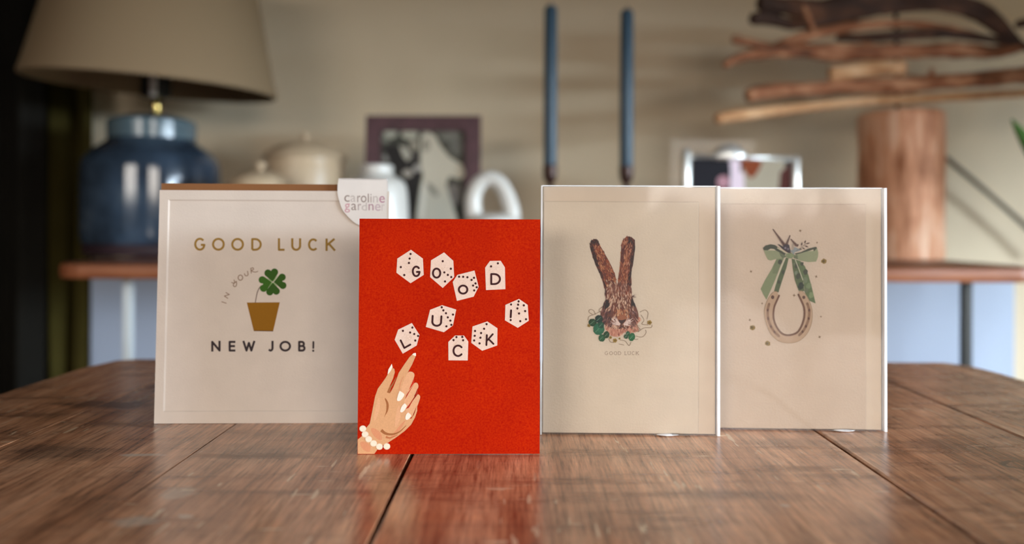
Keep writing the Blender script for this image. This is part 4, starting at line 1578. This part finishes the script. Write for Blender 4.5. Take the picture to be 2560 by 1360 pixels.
mesh_obj('socket', *lathe_vf(Vector((sx.x + rz(-2, YLm), YLm, zs)), [(rz(30, YLm), zz(244)), (rz(36, YLm), zz(240)), (rz(36, YLm), zz(190)), (rz(30, YLm), zz(150)), (0, zz(150))], 32), M['black_pl'], lamp, smooth=False)
mesh_obj('switch', *lathe_vf(Vector((sx.x + rz(6, YLm), YLm - rz(34, YLm), zs)), smooth_prof([(rz(4, YLm), zz(246)), (rz(8, YLm), zz(240)), (rz(9, YLm), zz(205)), (rz(6, YLm), zz(196)), (0.0, zz(195))], 4), 16), M['bulb'], lamp, smooth=True)
mesh_obj('bulb', *lathe_vf(Vector((sx.x, YLm, zs)), smooth_prof([(rz(18, YLm), zz(150)), (rz(26, YLm), zz(120)), (rz(42, YLm), zz(70)), (rz(36, YLm), zz(25)), (0.0, zz(8))], 5), 24), M['bulb'], lamp, smooth=True)
tl_ = Matrix.Rotation(math.radians(3.9), 3, 'Y') @ Matrix.Rotation(math.radians(2.6), 3, 'X')
sc_ = at(385, 219, YLm)
Rb, Hs = rz(295, YLm), rz(330, YLm)
Rt = Rb - Hs * 0.235
shp = [(Rb - 0.003, 0.0), (Rb, 0.001), (Rb, 0.006), (Rb - 0.003 + 0.001, 0.012)] + [(Rb + (Rt - Rb) * t, Hs * t) for t in (0.1, 0.3, 0.6, 0.98, 1.0)]
shp += [(Rt - 0.003, Hs)] + [(Rb - 0.003 + (Rt - Rb) * t, Hs * t) for t in (0.98, 0.6, 0.3, 0.1, 0.0)]
V, Fc = lathe_vf(sc_, shp, 80, tl_)
Fc = [q for q in Fc if len(q) == 4]
mesh_obj('lamp_shade', V, Fc, M['linen'], lamp, smooth=True, label='cream linen shade')
# spider fitting holding the shade
for a in (0, 2.094, 4.189):
    p0 = Vector((sx.x, YLm, zs + zz(150)))
    p1 = sc_ + tl_ @ Vector((math.cos(a) * (Rb + (Rt - Rb) * 0.3 - 0.003), math.sin(a) * (Rb + (Rt - Rb) * 0.3 - 0.003), Hs * 0.3))
    mesh_obj('shade_spoke', *tube_vf([p0, p1], [0.0015, 0.0015], 8), M['dark_metal'], lamp)


# ---- lidded pots
def lidded_pot(px, Y, kn, rimpy, domepy, rbody, rrim, bot, label, ks):
    b = Vector((at(px, 600, Y).x, Y, zs))
    z = lambda py: at(px, py, Y).z - zs
    r = lambda q: rz(q, Y)
    root = empty('lidded_pot', b, label, 'pot', 'cream lidded pots on the console')
    mesh_obj('body', *lathe_vf(b, smooth_prof([(r(rbody * 0.62), 0.0), (r(rbody * 0.8), 0.006), (r(rbody), z(rimpy) * 0.45), (r(rbody * 1.0), z(rimpy) * 0.8), (r(rbody * 0.97), z(rimpy + 6)), (r(rbody * 1.02), z(rimpy + 1))], 5) + [(0, z(rimpy + 1))], 56), M['cream'], root, smooth=True)
    lid = mesh_obj('lid', *lathe_vf(b, [(0, z(rimpy + 1)), (r(rrim), z(rimpy + 1))] + smooth_prof([(r(rrim * 1.01), z(rimpy - 3)), (r(rrim * 0.97), z(rimpy - 8)), (r(rrim * 0.8), z(rimpy - (rimpy - domepy) * 0.55)), (r(rrim * 0.45), z(domepy + 3)), (r(ks * 0.7), z(domepy - 1)), (0, z(domepy - 2))], 5), 56), M['cream'], root, smooth=True)
    kz0, kz1 = z(domepy), z(kn)
    mesh_obj('knob', *lathe_vf(b, smooth_prof([(r(ks * 0.55), kz0 - 0.002), (r(ks * 0.5), kz0 + (kz1 - kz0) * 0.2), (r(ks), kz0 + (kz1 - kz0) * 0.55), (r(ks * 0.8), kz0 + (kz1 - kz0) * 0.85), (0, kz1)], 5), 28), M['cream'], lid, smooth=True)
    # turned bands round the wall
    for py in (rimpy + 22, rimpy + 44):
        rr = r(rbody * 1.0)
        mesh_obj('band', *lathe_vf(b, [(rr * 0.96, z(py + 3)), (rr * 1.012, z(py + 1.5)), (rr * 1.012, z(py - 1.5)), (rr * 0.96, z(py - 3))], 56), M['cream'], root, smooth=True)
    return root


lidded_pot(762, 1.62, 330, 397, 356, 98, 106, 640, 'larger cream lidded pot with round knob, left of the dark photo frame', 13)
lidded_pot(650, 1.42, 403, 462, 428, 74, 80, 640, 'smaller cream lidded pot, its lid just showing over the square card', 14)

# ---- white bottle vase
YV = 1.36
b = Vector((at(940, 600, YV).x, YV, zs))
z = lambda py: at(940, py, YV).z - zs
r = lambda q: rz(q, YV)
vs = empty('bottle_vase', b, 'small white ceramic bottle vase behind the card tag', 'vase')
pf = smooth_prof([(r(66), 0), (r(78), 0.005), (r(81), z(560)), (r(78), z(490)), (r(72), z(460)), (r(60), z(448)), (r(46), z(440)), (r(42), z(432)), (r(42), z(418)), (r(39), z(413)), (r(32), z(413)), (r(30), z(425))], 5)
mesh_obj('vase_body', *lathe_vf(b, pf, 56), M['white_cer'], vs, smooth=True)

# ---- wooden photo frame with a black and white picture
YFm = 1.56
fl, fr_ = at(910, 600, YFm).x, at(1200, 600, YFm).x
ft = at(1050, 288, YFm).z
frm = empty('photo_frame', ((fl + fr_) / 2, YFm, zs), 'dark plum photo frame holding a black and white wedding picture', 'photo frame')
tilt = math.radians(6)


def FP(u, v, d=0.0):
    """frame plane: u metres from left, v up the leaning frame, d towards the camera"""
    a = Vector((1, 0.0, 0))
    up = Vector((0, math.sin(tilt), math.cos(tilt)))
    nn = Vector((0, -math.cos(tilt), math.sin(tilt)))
    return Vector((fl, YFm, zs)) + a * u + up * v + nn * d


fw, fh = fr_ - fl, (ft - zs) / math.cos(tilt)


def fslab(u0, u1, v0, v1, d0, d1):
    V = [FP(u, v, d) for d in (d0, d1) for (u, v) in ((u0, v0), (u1, v0), (u1, v1), (u0, v1))]
    return V, [[3, 2, 1, 0], [4, 5, 6, 7], [0, 1, 5, 4], [1, 2, 6, 5], [2, 3, 7, 6], [3, 0, 4, 7]]


bw = rz(38, YFm)
for nm, u0, u1, v0, v1 in (('frame_stile', 0, bw, 0, fh), ('frame_stile', fw - bw, fw, 0, fh), ('frame_rail', bw, fw - bw, fh - bw, fh), ('frame_rail', bw, fw - bw, 0, bw)):
    mesh_obj(nm, *fslab(u0, u1, v0, v1, 0.0, 0.014), M['frame_dark'], frm)
mesh_obj('backing', *fslab(bw * 0.5, fw - bw * 0.5, bw * 0.5, fh - bw * 0.5, -0.004, 0.003), M['frame_dark'], frm)
V, Fc = fslab(fw * 0.4, fw * 0.6, 0.0, fh * 0.6, -0.006, -0.004)
for k in (0, 1, 4, 5):
    V[k] = V[k] + Vector((0, 0.09, -V[k].z + zs))
mesh_obj('stand', V, Fc, M['frame_dark'], frm)


class PInk:
    def __init__(self, fn, k=1.0):
        self.fn, self.V, self.F, self.C, self.k, self.i = fn, [], [], [], k, 0

    def poly(self, pts, col, smooth=False):
        if smooth:
            pts = [q[:2] for q in smooth_prof(pts + [pts[0]], 4)][:-1]
        self.i += 1
        n = len(self.V)
        self.V += [self.fn(x, y, self.i * 1.5e-5) for x, y in pts]
        a = sum(pts[i][0] * pts[(i + 1) % len(pts)][1] - pts[(i + 1) % len(pts)][0] * pts[i][1] for i in range(len(pts)))
        f = list(range(n, n + len(pts)))
        self.F.append(f if a < 0 else f[::-1])
        self.C.append(rgb(col, self.k))

    def ell(self, c, rx, ry, col, n=18):
        self.poly([(c[0] + rx * math.cos(2 * math.pi * i / n), c[1] + ry * math.sin(2 * math.pi * i / n)) for i in range(n)], col)


def frame_pt(px, py, e):
    u = (px - 910) / 290 * fw
    v = (645 - py) / (645 - 288) * fh
    return FP(u, v, 0.0045 + e)


pk = PInk(frame_pt, 1.1)
wz = lambda x, y: (860 + x / 4.25, 240 + y / 4.25)
WP = lambda pts: [wz(*q) for q in pts]
pk.poly(WP([(375, 335), (1270, 360), (1290, 1560), (370, 1560)]), (66, 66, 58))
for (x, y), rx, ry, c in (((470, 390), 75, 55, (170, 168, 152)), ((420, 460), 50, 40, (120, 120, 108)), ((680, 400), 90, 60, (172, 168, 150)), ((1120, 420), 120, 60, (120, 118, 108)), ((1180, 540), 70, 120, (112, 110, 102)), ((1000, 380), 60, 40, (104, 102, 92)), ((860, 380), 50, 30, (140, 136, 122)), ((440, 660), 45, 50, (140, 136, 130)), ((1160, 1060), 90, 120, (120, 112, 104))):
    pk.ell(wz(x, y), rx / 4.25, ry / 4.25, c)
pk.poly(WP([(400, 560), (480, 510), (580, 540), (640, 640), (740, 690), (830, 760), (800, 900), (770, 1100), (750, 1300), (740, 1550), (640, 1550), (650, 1100), (640, 900), (540, 820), (470, 720)]), (40, 37, 36))
pk.poly(WP([(570, 530), (640, 540), (700, 640), (660, 700), (610, 640)]), (182, 176, 160))
pk.poly(WP([(690, 620), (760, 580), (800, 640), (800, 720), (740, 740)]), (66, 62, 58))
pk.ell(wz(730, 520), 12, 16, (150, 142, 126))
pk.poly(WP([(800, 420), (880, 380), (960, 420), (1020, 520), (1120, 640), (1240, 720), (1285, 840), (1230, 900), (1110, 860), (1080, 950), (1140, 1150), (1200, 1320), (1220, 1550), (740, 1550), (770, 1250), (800, 1000), (830, 850), (800, 740), (800, 600)]), (200, 192, 172))
pk.poly(WP([(820, 470), (870, 440), (900, 520), (870, 590), (820, 570)]), (150, 142, 126), True)
pk.poly(WP([(870, 930), (930, 960), (1000, 1060), (960, 1080), (890, 1000)]), (140, 134, 120), True)
pk.poly(WP([(960, 440), (1040, 480), (1150, 600), (1240, 680), (1240, 730), (1110, 650), (1020, 540)]), (84, 82, 72))
pk.ell(wz(765, 775), 10, 9, (170, 164, 156))
pk.ell(wz(665, 830), 13, 10, (168, 160, 148))
pk.poly(WP([(820, 940), (860, 960), (840, 1300), (790, 1300)]), (222, 216, 200), True)
mesh_obj('photograph', pk.V, pk.F, M['photo'], frm, cols=pk.C, label='black and white picture of a couple in wedding clothes')

# ---- white ring ornament
YO = 1.38
ob_ = Vector((at(1232, 600, YO).x, YO, zs))
orn = empty('ring_ornament', ob_, 'white ceramic open ring ornament right of the dark photo frame', 'ornament')
outp = [(1175, 545), (1164, 520), (1165, 490), (1176, 458), (1196, 437), (1222, 431), (1250, 440), (1272, 462), (1288, 490), (1298, 525), (1302, 545)]
pth = [(1186, 545), (1182, 515), (1184, 488), (1194, 464), (1210, 450), (1228, 447), (1246, 456), (1260, 474), (1270, 497), (1277, 522), (1280, 545)]
pp = [at(x, y, YO) for x, y in [q[:2] for q in smooth_prof(pth, 4)]]
zl = at(1232, 640, YO)
low = [Vector((p.x, p.y, p.z)) for p in pp]
rad = [rz(20 - 3 * math.sin(math.pi * i / (len(low) - 1)) + 3, YO) for i in range(len(low))]
mesh_obj('ring', *tube_vf(low, rad, 20), M['white_cer'], orn, smooth=True)
pf = smooth_prof([(r(50), 0), (r(58), 0.004), (r(66), at(1232, 600, YO).z - zs), (r(72), at(1232, 556, YO).z - zs), (r(64), at(1232, 543, YO).z - zs), (r(40), at(1232, 534, YO).z - zs), (0, at(1232, 531, YO).z - zs)], 5)
mesh_obj('plinth', *lathe_vf(ob_, pf, 48), M['white_cer'], orn, smooth=True)

# ---- candle holders and candles
for px, Y, topy, cupy, lab1, lab2 in ((1375, 1.40, 14, 412, 'dark bronze candlestick holding the left, taller looking blue candle', 'blue taper candle, left of the two'),
                                      (1565.5, 1.40, 24, 415, 'dark bronze candlestick holding the right blue candle', 'blue taper candle, right of the two')):
    b = Vector((at(px, 500, Y).x, Y, zs))
    z = lambda py: at(px, py, Y).z - zs
    r = lambda q: rz(q, Y)
    h = empty('candlestick', b, lab1, 'candlestick', 'bronze candlesticks on the console')
    mesh_obj('cup', *lathe_vf(b, [(0, z(458))] + smooth_prof([(r(9), z(458)), (r(15), z(450)), (r(17.5), z(438)), (r(18.5), z(cupy + 1))], 4) + [(r(15), z(cupy + 1)), (r(14), z(cupy + 14)), (0, z(cupy + 14))], 32), M['holder'], h, smooth=True)
    mesh_obj('stem', *lathe_vf(b, smooth_prof([(r(10), z(545)), (r(5), z(530)), (r(6), z(490)), (r(11), z(476)), (r(6), z(466)), (r(9), z(457))], 4), 24), M['holder'], h, smooth=True)
    mesh_obj('foot', *lathe_vf(b, smooth_prof([(r(50), 0), (r(54), 0.004), (r(50), z(600)), (r(30), z(565)), (r(12), z(548)), (r(8), z(540))], 4) + [(0, z(540))], 40), M['holder'], h, smooth=True)
    cb_ = Vector((b.x, b.y, zs + z(cupy + 13.5)))
    cn = empty('taper_candle', cb_, lab2, 'candle', 'blue taper candles')
    zt = at(px, topy, Y).z - cb_.z
    mesh_obj('wax', *lathe_vf(cb_, [(r(13.5), 0), (r(16.8), 0.012), (r(17), zt * 0.5), (r(16), zt - 0.006), (r(12), zt - 0.001), (0, zt)], 32), M['candle'], cn, smooth=True)
    mesh_obj('wick', *tube_vf([cb_ + Vector((0, 0, zt - 0.002)), cb_ + Vector((0.001, 0, zt + 0.008))], [0.001, 0.0008], 6), M['cord'], cn)

# ---- clear picture block with silver bars
YG = 1.46
gl_, gr_ = at(1678, 600, YG).x, at(2022, 600, YG).x
gt = at(1850, 347, YG).z
pb = empty('photo_frame', ((gl_ + gr_) / 2, YG, zs), 'clear acrylic and silver photo frame with a dark colour picture, left of the log', 'photo frame')
gz = lambda py: at(1850, py, YG).z
gx = lambda px: at(px, 450, YG).x
mesh_obj('acrylic_block', *box_vf(gl_, gr_, YG + 0.004, YG + 0.012, zs, gt, 0.0008), M['acrylic'], pb, label='clear acrylic pane')
for px, py in ((1716, 372), (1989, 388)):
    xc = gx(px)
    V, Fc = lathe_vf(Vector((xc, YG, zs)), [(rz(11, YG), 0), (rz(11, YG), gz(py + 8) - zs), (rz(8, YG), gz(py + 2) - zs), (0, gz(py) - zs)], 20)
    mesh_obj('silver_bar', V, Fc, M['chrome'], pb, smooth=True)
V, Fc = tube_vf([Vector((gx(1722), YG - 0.001, gz(390))), Vector((gx(1985), YG - 0.001, gz(397)))], [rz(6, YG)] * 2, 16)
mesh_obj('silver_rail', V, Fc, M['chrome'], pb, smooth=True)
b0 = Vector((gx(1822), YG - 0.004, gz(400)))  # added bulge in place of a window glare on the frame
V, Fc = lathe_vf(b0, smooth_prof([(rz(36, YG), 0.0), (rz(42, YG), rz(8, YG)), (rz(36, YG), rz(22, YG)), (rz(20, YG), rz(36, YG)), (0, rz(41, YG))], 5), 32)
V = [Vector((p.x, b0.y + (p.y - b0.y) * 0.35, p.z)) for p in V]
mesh_obj('glare_bulge', V, Fc, M['chrome'], pb, smooth=True, label='added silver bulge standing in for window glare on the top rail')
pk = PInk(lambda x, y, e: Vector((gx(x), YG - 0.0012 - e, gz(y))), 1.1)
pk.poly([(1728, 394), (1979, 400), (1979, 640), (1728, 640)], (10, 10, 24))
pk.poly([(1862, 400), (1960, 400), (1966, 430), (1945, 470), (1930, 560), (1850, 560), (1840, 470)], (168, 158, 138))
pk.poly([(1850, 398), (1898, 398), (1900, 418), (1880, 445), (1862, 430)], (130, 58, 20), True)
pk.poly([(1950, 430), (1979, 405), (1979, 560), (1938, 560)], (74, 24, 14))
pk.poly([(1822, 402), (1848, 402), (1850, 430), (1860, 450), (1858, 640), (1822, 640), (1826, 440)], (228, 210, 222), True)  # pale upright strip: window reflection painted into the picture
pk.ell((1808, 455), 16, 16, (176, 130, 140))
pk.ell((1800, 520), 40, 50, (120, 60, 70))
pk.poly([(1740, 500), (1800, 480), (1840, 520), (1840, 640), (1735, 640)], (30, 22, 40))
mesh_obj('picture', pk.V, pk.F, M['photo'], pb, cols=pk.C, label='dark colour picture with a painted window reflection')

# ---- driftwood sculpture
YD = 1.51
lgx = at(2252, 500, YD).x
ds = empty('driftwood_sculpture', (lgx, YD, zs), 'stacked driftwood branches on a metal rod above an upright log', 'sculpture')
z = lambda py: at(2252, py, YD).z - zs
r = lambda q: rz(q, YD)
b = Vector((lgx, YD, zs))
mesh_obj('log_base', *lathe_vf(b, [(r(96), 0.0), (r(98), 0.006), (r(98), z(560)), (r(99), z(470)), (r(100), z(380)), (r(102), z(300)), (r(100), z(287)), (r(97), z(284)), (0, z(283))], 64, None, 0.05, 3), M['log'], ds, smooth=True)
mesh_obj('rod', *tube_vf([at(2243, 290, YD), at(2241, 120, YD), at(2239, -30, YD)], [rz(5, YD)] * 3, 12), M['dark_metal'], ds, smooth=True)


def branch(pts, mat, seed, rough=0.3, name='driftwood_branch', label=None, flat=0.8, seg=14):
    """pts: (px, py, radius_px, depth offset)"""
    sm = smooth_prof([tuple(p) for p in pts], 7)
    path = [at(x, y, YD + dy) for x, y, q, dy in sm]
    rad = [rz(max(q, 1.5), YD) for x, y, q, dy in sm]
    rad[0] *= 0.75
    rad[-1] *= 0.75
    return mesh_obj(name, *tube_vf(path, rad, seg, rough, seed, flat), mat, ds, smooth=True, label=label)


branch([(1788, 297, 13, -0.10), (1850, 287, 13, -0.09), (1990, 271, 12, -0.055), (2120, 256, 12, -0.03), (2243, 250, 12, 0.0), (2400, 241, 11, 0.02), (2560, 232, 11, 0.05), (2610, 229, 10, 0.06)], M['drift_light'], 1, 0.18, label='long pale driftwood stick, lowest of the stack')
branch([(1866, 240, 17, -0.06), (1920, 228, 19, -0.05), (2040, 222, 17, -0.03), (2160, 214, 19, -0.01), (2245, 212, 22, 0), (2330, 208, 20, 0), (2450, 198, 20, 0.02), (2560, 188, 22, 0.05), (2605, 184, 20, 0.06)], M['drift_mid'], 2, 0.25)
branch([(2326, 205, 10, 0.0), (2328, 185, 8, 0.0), (2330, 172, 6, 0.0)], M['drift_mid'], 12, 0.2)
branch([(2073, 184, 19, -0.03), (2120, 179, 19, -0.03), (2190, 172, 19, -0.02), (2245, 170, 18, 0.0), (2264, 169, 17, 0.0)], M['drift_light'], 3, 0.18, label='short chunky pale driftwood piece')
branch([(1809, 165, 7, -0.08), (1850, 143, 11, -0.07), (1910, 132, 14, -0.06), (1980, 128, 17, -0.04), (2080, 130, 21, -0.02), (2160, 131, 21, -0.01), (2240, 129, 18, 0), (2330, 126, 18, 0), (2420, 128, 19, 0.01), (2500, 128, 15, 0.02), (2560, 118, 9, 0.03)], M['drift_mid'], 4, 0.35)
branch([(1831, 98, 9, -0.07), (1870, 106, 9, -0.06), (1920, 118, 10, -0.05), (1975, 126, 11, -0.04)], M['drift_mid'], 5, 0.3)
branch([(1930, 120, 11, -0.04), (2000, 94, 12, -0.03), (2100, 72, 13, -0.02), (2200, 60, 11, -0.005), (2300, 62, 10, 0.0), (2400, 78, 10, 0.01), (2490, 104, 9, 0.02)], M['drift_mid'], 6, 0.25)
branch([(2090, 96, 10, 0.01), (2200, 92, 13, 0.0), (2330, 84, 13, 0.0), (2420, 90, 11, 0.01), (2540, 108, 8, 0.02)], M['drift_dark'], 7, 0.3)
branch([(1878, 48, 17, -0.04), (1915, 46, 17, -0.03), (1985, 60, 14, -0.02), (2050, 50, 22, -0.02), (2140, 30, 24, -0.01), (2240, 18, 14, 0), (2340, 14, 14, 0), (2420, 26, 16, 0.01), (2480, 60, 17, 0.01), (2530, 96, 12, 0.02), (2575, 124, 8, 0.03)], M['drift_dark'], 8, 0.35)
branch([(1895, 6, 20, -0.03), (1960, 16, 22, -0.02), (2040, 22, 26, -0.02), (2120, 8, 24, -0.02), (2240, -4, 20, 0), (2360, -4, 14, 0.0), (2450, 14, 12, 0.01), (2500, 50, 10, 0.02), (2548, 104, 7, 0.02)], M['drift_dark'], 9, 0.35)
branch([(2008, 14, 5, -0.05), (2020, 40, 6, -0.05), (2034, 80, 6, -0.04)], M['drift_mid'], 10, 0.2)
branch([(2540, 62, 10, 0.02), (2575, 54, 11, 0.02), (2605, 48, 8, 0.02)], M['drift_dark'], 11, 0.3)

# ---- cord on the wall, plant beyond the right edge
cp = [at(2352, 384, 1.80), at(2420, 440, 1.80), at(2490, 500, 1.80), at(2560, 562, 1.80), at(2640, 640, 1.80)]
cp = smooth_prof([tuple(p) for p in cp], 5)
o = mesh_obj('cord', *tube_vf(cp, [rz(6, 1.8)] * len(cp), 10), M['cord'], smooth=True, origin=cp[-1])
tag(o, 'thin brown cord slanting down beside the log', 'cord')

YQ = 1.22
pbx = 1.20
pln = empty('potted_plant', (pbx, YQ, 0), 'potted plant whose green leaf tip shows at the right edge, with unseen foliage added to shade the wall', 'plant')
mesh_obj('plant_pot', *lathe_vf((pbx, YQ, 0), [(0.085, 0), (0.09, 0.01), (0.12, 0.5), (0.128, 0.505), (0.128, 0.53), (0.112, 0.53), (0.108, 0.50), (0, 0.50)], 36), M['terracotta'], pln, smooth=False)


def blade(base, tip, wdt, bend, nm='leaf'):
    base, tip = Vector(base), Vector(tip)
    n = 10
    d = tip - base
    side = d.cross(Vector((0, 1, 0))).normalized()
    V, Fc = [], []
    for i in range(n + 1):
        t = i / n
        c = base + d * t + Vector((0, 0, bend * math.sin(math.pi * t)))
        w = wdt * max(0.02, math.sin(math.pi * (0.08 + 0.9 * t)) ** 0.8)
        V += [c - side * w, c + Vector((0, 0.25 * w, 0)), c + side * w, c + Vector((0, 0.25 * w + 0.0012, 0))]
    for i in range(n):
        a, e = i * 4, (i + 1) * 4
        for k in range(4):
            Fc.append([a + k, a + (k + 1) % 4, e + (k + 1) % 4, e + k])
    mesh_obj(nm, V, Fc, M['green_leaf'], pln, smooth=True)


pot_top = Vector((pbx, YQ, 0.50))
lt = at(2529, 298, YQ)
lb0 = at(2650, 480, YQ)
blade(lb0, lt, rz(21, YQ), 0.0)
mesh_obj('stalk', *tube_vf([pot_top, Vector((1.06, YQ, 0.80)), lb0], [0.005, 0.004, 0.003], 8), M['green_leaf'], pln, smooth=True)
rp = random.Random(3)
for a in range(26):  # unseen extra foliage, added to shade the wall at the right
    ang = a * 2.4
    rr = 0.10 + 0.28 * (a / 25)
    tip = Vector((pbx + 0.06 + math.cos(ang) * rr, YQ + math.sin(ang) * rr * 0.6, rp.uniform(0.95, 1.45)))
    mid = pot_top.lerp(tip, 0.62)
    mesh_obj('stalk', *tube_vf([pot_top + Vector((math.cos(ang) * 0.04, math.sin(ang) * 0.04, 0)), mid], [0.005, 0.003], 8), M['green_leaf'], pln, smooth=True)  # stalk of the added unseen foliage
    blade(mid, tip, rp.uniform(0.024, 0.036), 0.02)
